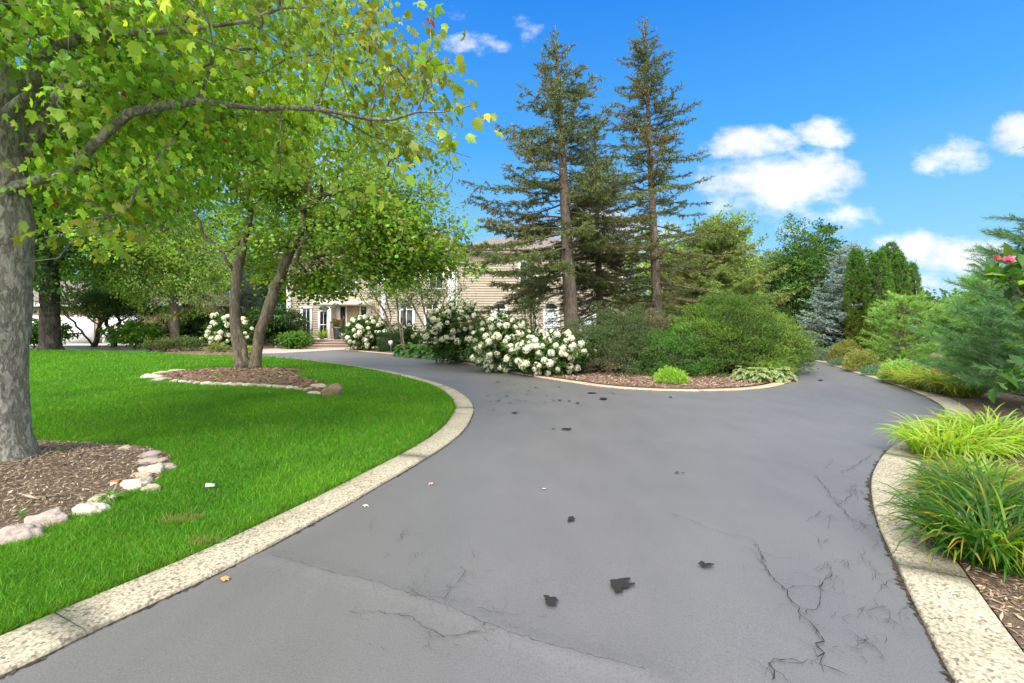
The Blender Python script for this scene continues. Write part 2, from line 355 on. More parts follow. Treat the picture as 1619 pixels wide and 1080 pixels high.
def kerb(P, side, material, name='kerb', seg=3.1, top=.03):
    P = resample(P, .155); Q = offset_line(P, side); P = P[:, :2]; mb = MB(); k = int(seg / .155)
    for s in range(0, len(P) - 1, k):
        e_ = min(s + k, len(P) - 1); a, b = P[s:e_ + 1].copy(), Q[s:e_ + 1].copy()
        if e_ < len(P) - 1: a[-1] += (a[-2] - a[-1]) * .05; b[-1] += (b[-2] - b[-1]) * .05
        n = len(a)
        if n < 2: continue
        wob = .003 * rng.normal(size=(n, 1)); a = a + wob
        prof = [np.c_[a, np.full(n, -.02)], np.c_[a, np.full(n, top - .008)], np.c_[a + (b - a) * .03, np.full(n, top)], np.c_[a + (b - a) * .97, np.full(n, top)], np.c_[b, np.full(n, top - .01)], np.c_[b, np.full(n, -.02)]]
        V = np.stack(prof, 1).reshape(-1, 3); i = np.arange(n - 1)[:, None] * 6; j = np.arange(5)[None]
        Q4 = np.stack([i + j, i + j + 1, i + j + 7, i + j + 6], -1).reshape(-1, 4); z = (n - 1) * 6
        mb.add(V, np.vstack([Q4, [[0, 1, 4, 5], [1, 2, 3, 4], [z, z + 1, z + 4, z + 5], [z + 1, z + 2, z + 3, z + 4]]]))
    return tag(mb.build(name, material), kind='structure')
kerb(left_edge, KW, M['kerb']); kerb(right_edge, -KW, M['kerb']); kerb(isl_edge, .26, M['kerb_tan'])

# soil and debris caught in the gap between asphalt and kerb
mb = MB()
for P, w0 in ((left_edge, .015), (right_edge, .016), (isl_edge, .015)):
    P = resample(P, .014)[:, :2]; sgn = -1 if P is not None else 1
    a = P; side = -1 if w0 != .016 else 1
    w = w0 * (0.35 + 1.1 * np.abs(rng.normal(size=len(P)))) * (0.4 + .9 * np.array([abs(mnoise.noise(Vector((p[0] * 1.5, p[1] * 1.5, 9)))) * 2 for p in P]))
    N = offset_line(P, 1) - P; b_ = P + N * (w * side)[:, None]
    V = np.vstack([np.c_[a, np.full(len(P), .007)], np.c_[b_, np.full(len(P), .0065)]]); n = len(P); i = np.arange(n - 1)
    mb.add(V, np.stack([i, i + 1, n + i + 1, n + i], 1))
tag(mb.build('edge_debris', M['crumb']), kind='stuff')

# lawn
lawn_poly = np.vstack([left_in, [g(300, 563)[:2], g(228, 558)[:2], g(114, 555.3)[:2], g(0, 554)[:2], (-45, 30), (-70, 32), (-70, -8), (-7, -8)]])
sheet('lawn', lawn_poly, .022, M['lawn_soil'])
bed_near = smooth_line([g(-60, 905), g(0, 872), g(33, 858), g(89, 838), g(124, 813), g(191, 793), g(211, 780), g(249, 769), g(258, 749), g(276, 733), g(255, 715), g(209, 708), g(155, 705), g(111, 703), g(55, 700), g(-60, 697),
                        np.array([-8.2, 6.0, 0]), np.array([-8.8, 4.6, 0]), np.array([-7.6, 3.2, 0]), np.array([-5.2, 2.8, 0])], 1, True)[:, :2]
bed_mid = smooth_line([g(230, 597), g(260, 604.5), g(330, 611), g(400, 613), g(470, 619), g(515, 628), g(537, 622), g(512, 608), g(462, 596), (-6.6, 14.9, 0), (-8.2, 15.6, 0), (-10, 15.2, 0), (-11.0, 14.3, 0)], 1, True)[:, :2]

def mound(name, poly, H, z0, chips, csize, cols):
    c = poly.mean(0); n = len(poly); ts = [1, .9, .75, .55, .3, 0.02]
    hf = lambda t_: z0 + H * (1 - t_ ** 2.2)
    V = []
    for t_ in ts:
        p = c + (poly - c) * t_; z = np.array([hf(t_) + .025 * mnoise.noise(Vector((q[0] * 3, q[1] * 3, 1))) * (t_ < .99) for q in p]); V.append(np.c_[p, z])
    V.append(np.array([[c[0], c[1], hf(0)]])); V = np.vstack(V); i = np.arange(n); Q = []
    for k in range(len(ts) - 1): Q.append(np.stack([k * n + i, k * n + (i + 1) % n, (k + 1) * n + (i + 1) % n, (k + 1) * n + i], 1))
    k = len(ts) - 1; T = np.stack([k * n + i, k * n + (i + 1) % n, np.full(n, len(V) - 1)], 1)
    o = tag(link(name, np_mesh(name, V, [np.vstack(Q), T], smooth=True), M['mulch']), kind='structure')
    # chips
    A = np.abs(np.cross(poly - c, np.roll(poly, -1, 0) - c)); idx = rng.choice(n, chips, p=A / A.sum())
    t_ = np.sqrt(rng.random(chips)); s = rng.random(chips)[:, None]; p = poly[idx] * (1 - s) + np.roll(poly, -1, 0)[idx] * s; p = c + (p - c) * (t_[:, None] * 1.0)
    return o, np.c_[p, hf(t_) + .012]
CHIP = np.array([(-.5, 0, 0), (0, .12, .03), (.5, .02, 0), (0, -.13, .02), (0, 0, .07)]); CHIPF = np.array([(0, 3, 4), (3, 2, 4), (2, 1, 4), (1, 0, 4)])
def chips_at(name, P, size, palette):
    n = len(P); a = rng.random(n) * 6.28; d = np.c_[np.cos(a), np.sin(a), rng.normal(0, .22, n)]
    up = np.c_[rng.normal(0, .35, (n, 2)), np.ones(n)]
    pal = np.array(palette); c = pal[rng.integers(0, len(pal), n)] * (1 + rng.normal(0, .2, (n, 1)))
    Fm = frames(np.cross(up, d), up); Rm = Fm
    sc = size * np.exp(rng.normal(0, .4, n)); S = np.c_[sc, sc * rng.uniform(.5, 1.3, n), sc]
    V, Fc, C = scatter(CHIP, CHIPF, P, Rm, S, np.clip(c, .01, .8)); return tag(link(name, np_mesh(name, V, Fc, C), M['attr']), kind='stuff')
brown = [(.16, .10, .065), (.22, .15, .10), (.11, .07, .045), (.30, .22, .15), (.20, .13, .08)]
greyb = [(.30, .24, .16), (.38, .32, .23), (.24, .18, .12), (.45, .39, .30), (.27, .20, .13)]
_, P = mound('mulch_bed', bed_near, .10, .03, 30000, .05, greyb)
dtr = np.linalg.norm(P[:, :2] - np.array([-5.25, 4.7]), axis=1)
chips_at('mulch_chips', P, .029, greyb + greyb + brown)
_, P = mound('mulch_bed', bed_mid, .22, .03, 9000, .07, brown); chips_at('mulch_chips', P, .075, brown + [(.32, .2, .13)])

isl_poly = np.vstack([isl_in, [(7, 26), (-9, 30.5)]])
sheet('island_bed', isl_poly, .035, M['mulch'])
right_poly = np.vstack([right_in, [(6, 30), (8, 60), (90, 60), (90, -8), (2, -8)]])
sheet('garden_bed', right_poly, .03, M['mulch'])
q = np.c_[rng.uniform(.5, 8.5, 30000), rng.uniform(10.5, 17, 30000)]; q = q[inside(q, isl_poly)][:14000]
chips_at('mulch_chips', np.c_[q, np.full(len(q), .045)], .075, [(.26, .16, .11), (.34, .22, .16), (.18, .10, .07), (.42, .30, .23)])
q = np.vstack([np.c_[rng.uniform(1.8, 5.5, 34000), rng.uniform(1.2, 5, 34000)], np.c_[rng.uniform(5, 13, 22000), rng.uniform(5, 14, 22000)]]); q = q[inside(q, right_poly)]
chips_at('mulch_chips', np.c_[q, np.full(len(q), .04)], .029, [(.24, .17, .11), (.33, .25, .17), (.2, .14, .09), (.38, .30, .21)])
sheet('patio', [(-21, 34.2), (-8.5, 34.2), (-8.6, 31), (-9.8, 29.6), (-12.6, 24.6), (-13.6, 24.2), (-18, 27.5), (-22, 30)], .012, M['paver'])
sheet('garage_apron', [(-46, 38.2), (-29, 38.2), (-29, 34.4), (-46, 34.4)], .012, M['concrete'])
sheet('far_bed', [(-29, 34.0), (-17.9, 34.0), (-17.9, 37.5), (-29, 39)], .016, M['mulch'])
sheet('far_lawn', [(-46, 33.0), (-22, 31.2), (-22, 32.4), (-46, 34.3)], .016, M['lawn_soil'])
rb = smooth_line([g(232, 557.5), g(290, 562), g(400, 563.0), g(398, 557), g(330, 551), g(262, 549.5)], 1, True)[:, :2]
_, P = mound('mulch_bed', rb, .08, .028, 2500, .09, brown); chips_at('mulch_chips', P, .10, brown)

# grass blades: denser and finer close by, coarser far away
def grass(n, ymin, ymax, h, w, clump=0):
    Y = np.exp(rng.uniform(np.log(ymin), np.log(ymax), int(n))); X = rng.uniform(-1.2, .02, int(n)) * Y
    P = np.c_[X, Y]; k = inside(P, lawn_poly) & ~inside(P, bed_near) & ~inside(P, bed_mid) & ~inside(P, rb); P = P[k]; return P
P = np.vstack([grass(700000, 1.9, 12, 0, 0), grass(230000, 10, 31, 0, 0)])
n = len(P); Yd = P[:, 1]
h = (.030 + .0022 * Yd) * np.exp(rng.normal(0, .3, n)); w = .0024 + .0019 * Yd * rng.uniform(.6, 1.2, n)
a = rng.random(n) * 6.28; lean = rng.normal(0, .55, (n, 2)) * h[:, None]
q_ = P * np.array([1.0, 1.0])
gx = np.arange(-36, 4, .35); gy = np.arange(0, 34, .35); gn = np.array([[mnoise.fractal(Vector((a1 * .8, b1 * .8, 0)), 1, 2, 5) for b1 in gy] for a1 in gx])
pat = gn[np.clip(((P[:, 0] + 36) / .35).astype(int), 0, len(gx) - 1), np.clip((P[:, 1] / .35).astype(int), 0, len(gy) - 1)]
c = np.array([.092, .275, .019])[None] * (1 + .22 * pat[:, None] * np.array([1.6, 1, .6])) * (1 + rng.normal(0, .2, (n, 1)))
hue = rng.random(n); c[hue < .12] *= np.array([1.9, 1.2, 1.5]); c[hue > .985] = (.30, .26, .10)
for pp in (g(300, 826), g(275, 829), g(585, 617), g(322, 864), g(640, 632)):
    d_ = np.linalg.norm((P - pp[:2]) / np.array([1.6, 1]), axis=1); k = (d_ < .055 * (1 + pp[1] * .06)) & (rng.random(n) < .5); c[k] = np.array([.34, .30, .12]) * rng.uniform(.6, 1.1, (k.sum(), 1))
dxy = np.c_[np.cos(a), np.sin(a)] * w[:, None] * .5
V = np.stack([np.c_[P - dxy, np.full(n, .015)], np.c_[P + dxy, np.full(n, .015)], np.c_[P + lean, h + .015]], 1).reshape(-1, 3)
tag(link('lawn_grass', np_mesh('lawn_grass', V, np.arange(3 * n).reshape(-1, 3), np.repeat(np.clip(c, 0, .9), 3, 0)), M['grass']), kind='stuff')

ed = resample(left_in, .004)[:, :2]; ed = ed[(ed[:, 1] > 1.5) & (ed[:, 1] < 20)]; n = len(ed); T_ = unit(np.gradient(ed, axis=0)); N_ = np.stack([-T_[:, 1], T_[:, 0]], 1)
lead = np.array([max(0, mnoise.noise(Vector((p[0] * 2.5, p[1] * 2.5, 7)))) for p in ed])
ed = ed + N_ * rng.uniform(-.004, .05, n)[:, None]; hh_ = rng.uniform(.03, .07, n); ov = -N_ * (hh_ * (.25 + 1.4 * lead) * rng.random(n))[:, None] + rng.normal(0, .012, (n, 2)); w_ = T_ * (.0022 + .0009 * ed[:, 1:2])
V = np.stack([np.c_[ed - w_, np.full(n, .02)], np.c_[ed + w_, np.full(n, .02)], np.c_[ed + ov, .034 + hh_ * .6]], 1).reshape(-1, 3)
ce = np.array([.09, .22, .02])[None] * rng.uniform(.5, 1.3, (n, 1)); kk = rng.random(n) < .18; ce[kk] = np.array([.24, .19, .09]) * rng.uniform(.5, 1.1, (kk.sum(), 1))
tag(link('edge_grass', np_mesh('edge_grass', V, np.arange(3 * n).reshape(-1, 3), np.repeat(ce, 3, 0)), M['grass']), kind='stuff')

# cracks, patches and marks in the seal coat
mb = MB()
def wander(P, step=.035, amp=.02):
    P = resample(np.array(P)[:, :2], step); P[1:-1] += rng.normal(0, amp, (len(P) - 2, 2)); return P
def crack(P, w=.006, branch=0, amp=.018):
    P = wander([g(*p) for p in P], .03, amp * .6); n = len(P); N = offset_line(P, 1) - P; ww = w * .36 * (.3 + rng.random(n) * 1.1)[:, None]; ww[0] = ww[-1] = .0008
    i = np.arange(n - 1); mb.add(np.vstack([np.c_[P - N * ww, np.full(n, .0165 if w > .02 else .0145)], np.c_[P + N * ww, np.full(n, .0145)]]), np.stack([i, i + 1, n + i + 1, n + i], 1))
    for _ in range(branch if n > 4 else 0):
        k = rng.integers(1, n - 1); a0 = rng.random() * 6.28; L = rng.uniform(.06, .3); Q = [P[k], P[k] + L * .5 * np.array([math.cos(a0), math.sin(a0)]), P[k] + L * np.array([math.cos(a0 + .5), math.sin(a0 + .5)])]
        Q = wander(Q, .03, .008); m_ = len(Q); N = offset_line(Q, 1) - Q; ww = w * .18 * np.linspace(1, .1, m_)[:, None]; i = np.arange(m_ - 1)
        mb.add(np.vstack([np.c_[Q - N * ww, np.full(m_, .0145)], np.c_[Q + N * ww, np.full(m_, .0145)]]), np.stack([i, i + 1, m_ + i + 1, m_ + i], 1))
crack([(1190, 856), (1203, 880), (1215, 905), (1240, 935), (1262, 970), (1290, 1000), (1302, 1020), (1296, 1055)], .007, 12)
crack([(1240, 935), (1275, 930), (1300, 930), (1318, 905), (1310, 895)], .005, 5)
crack([(1275, 975), (1292, 960), (1300, 925)], .005, 4)
crack([(1296, 1055), (1340, 1072)], .006, 2); crack([(1296, 1055), (1245, 1045), (1215, 1052), (1220, 1080)], .007, 3)
crack([(1060, 815), (1110, 832), (1150, 848), (1190, 856)], .0028, 2)
crack([(620, 975), (655, 980), (675, 1000), (700, 1008), (760, 1002)], .0055, 5)
crack([(700, 950), (722, 925), (738, 905), (728, 898)], .004, 6); crack([(625, 860), (640, 843), (645, 838)], .005, 2); crack([(552, 970), (620, 975)], .003, 2)
crack([(645, 930), (665, 945), (700, 950)], .003, 5); crack([(755, 965), (790, 972), (820, 975)], .003, 4); crack([(585, 840), (590, 818)], .002, 1)
crack([(430, 880), (520, 905), (600, 925), (700, 958), (760, 985), (840, 1015), (930, 1040), (1020, 1062)], .0025, 8, .01)
crack([(1290, 755), (1310, 780), (1325, 800), (1345, 822)], .006, 12); crack([(1325, 800), (1345, 785), (1350, 765)], .005, 8); crack([(1345, 822), (1380, 835)], .005, 8)
crack([(1340, 1000), (1370, 1020), (1400, 1050)], .003, 6); crack([(1360, 880), (1390, 910), (1400, 935)], .003, 8); crack([(1330, 750), (1350, 740), (1380, 720)], .005, 8); crack([(1395, 960), (1410, 985), (1440, 1010)], .003, 6)
for _ in range(55):
    px, py = rng.uniform(1290, 1430), rng.uniform(730, 1060)
    if px > 1376 + max(0, (py - 780)) * .4: continue
    crack([(px, py), (px + rng.uniform(-14, 14), py + rng.uniform(-10, 10)), (px + rng.uniform(-20, 20), py + rng.uniform(4, 14))], .0028, 1, .008)
for _ in range(30):
    px, py = rng.uniform(520, 860), rng.uniform(860, 1040); crack([(px, py), (px + rng.uniform(-10, 14), py + rng.uniform(-6, 6)), (px + rng.uniform(-16, 20), py + rng.uniform(2, 8))], .0022, 1, .006)
patch_n = [0]
def patch(px, py, rx, ry, seed, teeth=.35):
    patch_n[0] += 1; zp = .0165 + .0008 * (patch_n[0] % 9)
    r_ = np.random.default_rng(seed); a = np.linspace(0, 2 * np.pi, 26, endpoint=False); rr = 1 + teeth * np.convolve(np.r_[r_.normal(size=26)] , [.3, .5, .3], 'same')
    P = np.array([g(px + rx * rr[i] * math.cos(a[i]), py + ry * rr[i] * math.sin(a[i])) for i in range(26)])[:, :2]; c_ = P.mean(0)
    V = np.vstack([np.c_[P, np.full(26, zp)], [[*c_, zp]]]); i = np.arange(26); mb.add(V, None, np.stack([i, (i + 1) % 26, np.full(26, 26)], 1))
patch(982, 926, 19, 8, 1); patch(872, 955, 11, 6, 2, .45); patch(903, 824, 6, 3.5, 3); patch(978, 935, 8, 6, 5); patch(866, 950, 6, 3, 6); patch(1120, 898, 11, 2.6, 8, .2); patch(1110, 896, 4, 3.4, 9)
patch(954, 631.5, 7, 1.6, 10, .2); patch(936, 622, 7, .9, 11, .2)
for (px, py, s) in ((885, 634, 3.5), (913, 638, 3.5), (970, 624, 2), (968, 622, 1.5), (900, 635, 3), (897, 680, 8), (875, 680, 2.5), (815, 654, 6), (1070, 749, 4), (1080, 750, 3), (780, 649, 2), (1297, 602, 4), (1060, 629, 3)): patch(px, py, s * .9, s * .13 + .15, int(px * 7 + py), .3)
for _ in range(24): px = rng.uniform(755, 885); py = rng.uniform(603, 640); patch(px, py, rng.uniform(.8, 3.6), rng.uniform(.2, .45), int(px * 13), .3)
o = mb.build('driveway_cracks', M['crack']); tag(o, kind='structure')

# ------------------------------------------------------------------ stones
def stone(p, sx, sy, sz, rot, material, label, group=None, name='edging_stone', seed=0):
    import bmesh
    bm = bmesh.new(); bmesh.ops.create_icosphere(bm, subdivisions=4, radius=1)
    for v_ in bm.verts:
        k = v_.co.copy(); q_ = 1 + .42 * mnoise.noise(k * 1.0 + Vector((seed * 3.1, 0, 0))) + .16 * mnoise.noise(k * 2.3 + Vector((0, seed * 1.7, 0))) + .05 * mnoise.noise(k * 6 + Vector((0, seed * 1.7, 0)))
        # flatten sides a little: a split field stone rather than a ball
        v_.co = Vector((math.copysign(abs(k.x) ** .8, k.x) * sx, math.copysign(abs(k.y) ** .8, k.y) * sy, math.copysign(abs(k.z) ** .75, k.z) * sz)) * q_
    for f in bm.faces: f.smooth = True
    me = bpy.data.meshes.new(name); bm.to_mesh(me); bm.free(); me.materials.append(material)
    o = bpy.data.objects.new(name, me); col.objects.link(o); o.location = (p[0], p[1], p[2] + sz * .25); o.rotation_euler = (random.uniform(-.12, .12), random.uniform(-.12, .12), rot)
    return tag(o, label, 'stone', group)
near_stones = [
    (28, 848, .17, .095, .09, .5, 'stone_pink', 'long pink boulder at the lawn edge, nearest the concrete kerb of the big maple bed'),
    (75, 823, .16, .09, .085, .45, 'stone_pink', 'rounded pink-grey boulder lying just behind the frontmost stone of the big maple bed'),
    (143, 806, .15, .08, .07, .2, 'stone_pale', 'low pale stone with grass tufts over its end, big maple bed'),
    (166, 789, .13, .08, .06, .1, 'stone_tan', 'half buried tan stone behind a grass tuft, big maple bed'),
    (213, 767, .135, .085, .075, .1, 'stone_pale', 'brightest cream stone in the edge of the big maple bed'),
    (238, 771, .09, .06, .05, .2, 'stone_tan', 'small tan stone touching the lawn beside the cream stone'),
    (229, 760, .09, .07, .05, .6, 'stone_pink', 'small pink stone tucked behind the cream stone'),
    (239, 743, .14, .09, .085, .3, 'stone_pale', 'pale stone leaning on the pink row near the bed tip'),
    (224, 752, .12, .07, .05, .0, 'stone_tan', 'flat grey-tan stone beneath the leaning pale stone'),
    (240, 729, .17, .10, .07, .3, 'stone_pink', 'long dusty pink stone near the pointed end of the big maple bed'),
    (231, 720, .17, .09, .06, .2, 'stone_pink', 'mauve stone sunk behind the long dusty pink one'),
    (261, 738, .14, .08, .05, .4, 'stone_pink', 'pink stone lying outermost at the pointed end of the big maple bed'),
    (194, 710, .13, .09, .06, .1, 'stone_tan', 'small tan stone beside a weed on the far edge of the big maple bed')]
for i, (px, py, sx, sy, sz, rt, mm, lb) in enumerate(near_stones): stone(g(px, py + 5, .03), sx * .74, sy * .8, sz * .85, rt, M[mm], lb, 'stones edging the big maple bed', seed=i)
mid = [(244, 598, .34, .17, .09, 'stone_pale', 'broad flat pale stone at the pointed west tip of the twin-trunk tree bed'), (262, 592, .3, .15, .08, 'stone_tan', 'long tan slab stone on the rear of the bed tip, twin-trunk tree'),
       (280, 588, .26, .12, .07, 'stone_tan', 'rearmost thin tan slab stone of the twin-trunk tree bed'), (252, 603, .26, .13, .07, 'stone_pink', 'greyish pink slab below the pale tip stone of the twin-trunk tree bed')]
for i, (px, py, sx, sy, sz, mm, lb) in enumerate(mid): stone(g(px, py, .03), sx, sy, sz, .2, M[mm], lb, 'stones edging the twin-trunk tree bed', seed=40 + i)
xp = [276, 289, 301, 312, 325, 337, 347, 359, 370, 382, 393, 405, 417, 428, 436, 447, 461, 470, 479, 487]
for i, px in enumerate(xp):
    py = np.interp(px, [270, 330, 400, 470, 500], [604.5, 609.5, 611.5, 616.5, 621]); s = rng.uniform(.10, .14)
    big = 'small rounded fieldstone in the even front row edging the twin-trunk tree bed'
    stone(g(px, py, .03), s * 1.05, .07, .065, rng.uniform(-.3, .3), M[['stone_tan', 'stone_pale', 'stone_pink'][i % 3]], big, 'small stones in the front row of the twin-trunk tree bed', seed=60 + i)
stone(g(500, 617, .03), .2, .12, .1, .1, M['stone_tan'], 'long tan stone next to the round brown boulder', 'stones edging the twin-trunk tree bed', seed=90)
stone(g(497, 624, .03), .16, .08, .05, -.2, M['stone_pale'], 'flat pale stone in front of the round brown boulder', 'stones edging the twin-trunk tree bed', seed=91)
stone(g(485, 611, .03), .2, .12, .09, .1, M['stone_tan'], 'weathered tan stone on the rear side near the boulder end', 'stones edging the twin-trunk tree bed', seed=93)
stone(g(526, 626, .03), .21, .18, .17, .4, M['stone_brown'], 'round brown boulder at the driveway end of the twin-trunk tree bed', name='boulder', seed=92)
stone(g(438, 549.5, .03), .13, .12, .13, 0, M['stone_tan'], 'small lone tan ball-shaped stone in front of the shrubs left of the steps', name='garden_stone', seed=94)

# ------------------------------------------------------------------ leaf templates
MAPLE = np.array([(0, .34, .03), (0, 0, 0), (.20, -.03, .0), (.43, .10, -.07), (.35, .29, -.01), (.56, .58, -.16), (.29, .62, -.02), (0, 1.0, -.22), (-.29, .62, -.02), (-.56, .58, -.16), (-.35, .29, -.01), (-.43, .10, -.07), (-.20, -.03, 0)])
MAPLEF = np.array([(0, i, i + 1) for i in range(1, 12)] + [(0, 12, 1)])
MAPLE_S = np.array([(0, 0, 0), (.42, .2, -.05), (.5, .62, -.1), (0, 1, -.1), (-.5, .62, -.1), (-.42, .2, -.05), (0, .45, .05)]); MAPLE_SF = np.array([(6, 0, 1), (6, 1, 2), (6, 2, 3), (6, 3, 4), (6, 4, 5), (6, 5, 0)])
OVAL = np.array([(0, 0, 0), (.24, .3, .06), (.2, .7, .04), (0, 1, -.12), (-.2, .7, .04), (-.24, .3, .06), (0, .5, -.03)]); OVALF = np.array([(6, 0, 1), (6, 1, 2), (6, 2, 3), (6, 3, 4), (6, 4, 5), (6, 5, 0)])
RHOMB = np.array([(0, 0, 0), (.3, .5, .04), (0, 1, -.06), (-.3, .5, .04)]); RHOMBF = np.array([(0, 1, 3), (1, 2, 3)])

# ------------------------------------------------------------------ broadleaf trees
def ellipsoid_pts(n, c, r, zmin=None, shell=.35, lump=.0, seed=0):
    d = rdir(n * 2); k = (rng.random(n * 2) ** shell)[:, None]; P = d * k
    if lump:
        s = np.array([mnoise.noise(Vector(x * 1.8) + Vector((seed, 0, 0))) for x in d]); P = P * (1 + lump * s)[:, None]
    P = np.array(c) + P * np.array(r)
    if zmin is not None: P = P[P[:, 2] > (zmin(P) if callable(zmin) else zmin)]
    return P[:n]
def grow(seeds, targets, step=.4, penalty=.25, jit=.08):
    """seeds: list of polylines (first starts at the base; others start near a node of an earlier one)"""
    nodes = []; par = []; plen = []; chains = []
    for s in seeds:
        s = np.array(s, float)
        if not nodes: prev = -1
        else: prev = int(np.argmin(np.linalg.norm(np.array(nodes) - s[0], axis=1)))
        s = resample(smooth_line(s, 2), step); ch = [] if prev < 0 else [prev]
        for k, p in enumerate(s):
            if k == 0 and prev >= 0: continue
            p = p + (rng.normal(0, jit * .4, 3) if k else 0)
            nodes.append(p); par.append(prev); plen.append((plen[prev] + np.linalg.norm(nodes[prev] - p)) if prev >= 0 else 0); prev = len(nodes) - 1; ch.append(prev)
        chains.append(ch)
    nseed = len(nodes); cap = nseed + len(targets) * 14; N = np.zeros((cap, 3)); N[:nseed] = nodes; PL = np.zeros(cap); PL[:nseed] = plen; n = nseed
    first = int(nseed and 1); base = np.array(nodes[0])
    seedz = N[:nseed]; ok = np.zeros(cap, bool); zsplit = seeds[0][-1][2] * .55 + base[2] * .45; ok[:nseed] = seedz[:, 2] > zsplit
    order = np.argsort(np.min(np.linalg.norm(targets[:, None] - seedz[None][:, ::2], axis=2), axis=1))
    for ti in order:
        t_ = targets[ti]; d = np.linalg.norm(N[:n] - t_, axis=1); cost = d + penalty * PL[:n] + 100 * (~ok[:n]) + np.maximum(0, N[:n, 2] - t_[2]) * .3
        j = int(np.argmin(cost)); D = d[j]; k = max(1, min(13, int(D / step + .5)))
        p0 = N[j]; pj = par[j] if j < len(par) else -1; dirp = unit((N[j] - N[pj])) if pj >= 0 else np.array([0, 0, 1.]); mid_ = p0 + dirp * D * .35 + (t_ - p0) * .25
        ch = [j]; prev = j
        for s in range(1, k + 1):
            u_ = s / k; p = (1 - u_) ** 2 * p0 + 2 * u_ * (1 - u_) * mid_ + u_ * u_ * t_
            if s < k: p = p + rng.normal(0, jit, 3) * min(1, D)
            N[n] = p; par.append(prev); PL[n] = PL[prev] + np.linalg.norm(N[prev] - p); ok[n] = True; prev = n; ch.append(n); n += 1
        chains.append(ch)
    return N[:n], np.array(par), chains
def limb_mesh(N, par, chains, R0, rtip, minr=0, skip=0, sides_big=10):
    w = np.ones(len(N)); haschild = np.zeros(len(N), bool)
    for i in range(len(N) - 1, 0, -1):
        if par[i] >= 0: w[par[i]] += w[i] * 1.0; haschild[par[i]] = True
    ex = math.log(R0 / rtip) / math.log(w[0]); r = rtip * w ** ex; mb = MB()
    for ci, ch in enumerate(chains):
        if ci < skip or len(ch) < 2: continue
        P = N[ch]; rr = r[ch].copy(); rr[0] = min(rr[0], rr[1] * 1.15)
        if rr.max() < minr: continue
        s = sides_big if rr.max() > .06 else (6 if rr.max() > .02 else 3)
        mb.tube(P, rr, s, cap=s > 3)
    return mb, r
def clump_leaves(T, per, spread, size, tv, tf, base, center, amt=.2, droop=.5, cl_amt=.22, accents=None, nup=1.0, flat=.55, wid=1.0, tilt=.55, tone=None):
    m_ = len(T); n = m_ * per; idx = np.repeat(np.arange(m_), per)
    pos = T[idx] + rng.normal(size=(n, 3)) * spread * np.array([1, 1, flat])
    outw = unit((T - np.array(center)) * np.array([1, 1, .4]))[idx]
    d = unit(outw * .7 + rng.normal(size=(n, 3)) * .8 + np.array([0, 0, -droop])); up = unit(np.c_[rng.normal(0, tilt, (n, 2)), np.full(n, nup)] + outw * .35)
    s = size * np.exp(rng.normal(0, .22, n)); s = np.c_[s * wid, s, s * rng.uniform(.4, 2.4, n)]; cc_ = np.array(base)[None] * (1 + rng.normal(0, cl_amt, (m_, 1)))[idx]
    cc_ = cc_ * (1 + rng.normal(0, amt, (n, 1))) * (1 + rng.normal(0, .1, (n, 3)))
    yl = np.clip(rng.normal(0, 1, m_), 0, 2)[idx][:, None]; cc_ = cc_ * (1 + yl * np.array([.28, .10, -.1]))
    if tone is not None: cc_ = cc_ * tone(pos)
    if accents:
        for pr, ac in accents: k = rng.random(n) < pr; cc_[k] = np.array(ac) * (1 + rng.normal(0, .15, (k.sum(), 1)))
    return scatter(tv, tf, pos, frames(d, up), s, np.clip(cc_, .002, .9))
def trunk_mesh(P, r, sides=20, flare=.5, rough=.05, seed=0, step=.12, fh=.6):
    d0 = np.r_[0, np.cumsum(np.linalg.norm(np.diff(P, axis=0), axis=1))]; Q = resample(smooth_line(P, 2), step)
    d1 = np.r_[0, np.cumsum(np.linalg.norm(np.diff(Q, axis=0), axis=1))]; rr = np.interp(d1 / d1[-1], d0 / d0[-1], r)
    V, Fq, T = tube(Q, rr, sides); C = Q
    n = len(Q); a = np.arange(sides) / sides * 2 * np.pi
    for i in range(n):
        h = Q[i][2] - Q[0][2]; fl = flare * math.exp(-max(h, 0) / (fh * .35))
        for j in range(sides):
            k = i * sides + j; dv = V[k] - C[i]
            lob = .5 + .5 * math.cos(a[j] * 5 + seed + 1.3 * math.sin(a[j] * 2)); f = 1 + fl * (.35 + .9 * lob) + rough * mnoise.noise(Vector(V[k] * 4) + Vector((seed, 0, 0))) * 2 + rough * .5 * mnoise.noise(Vector(V[k] * 11))
            V[k] = C[i] + dv * f
    return V, Fq, T

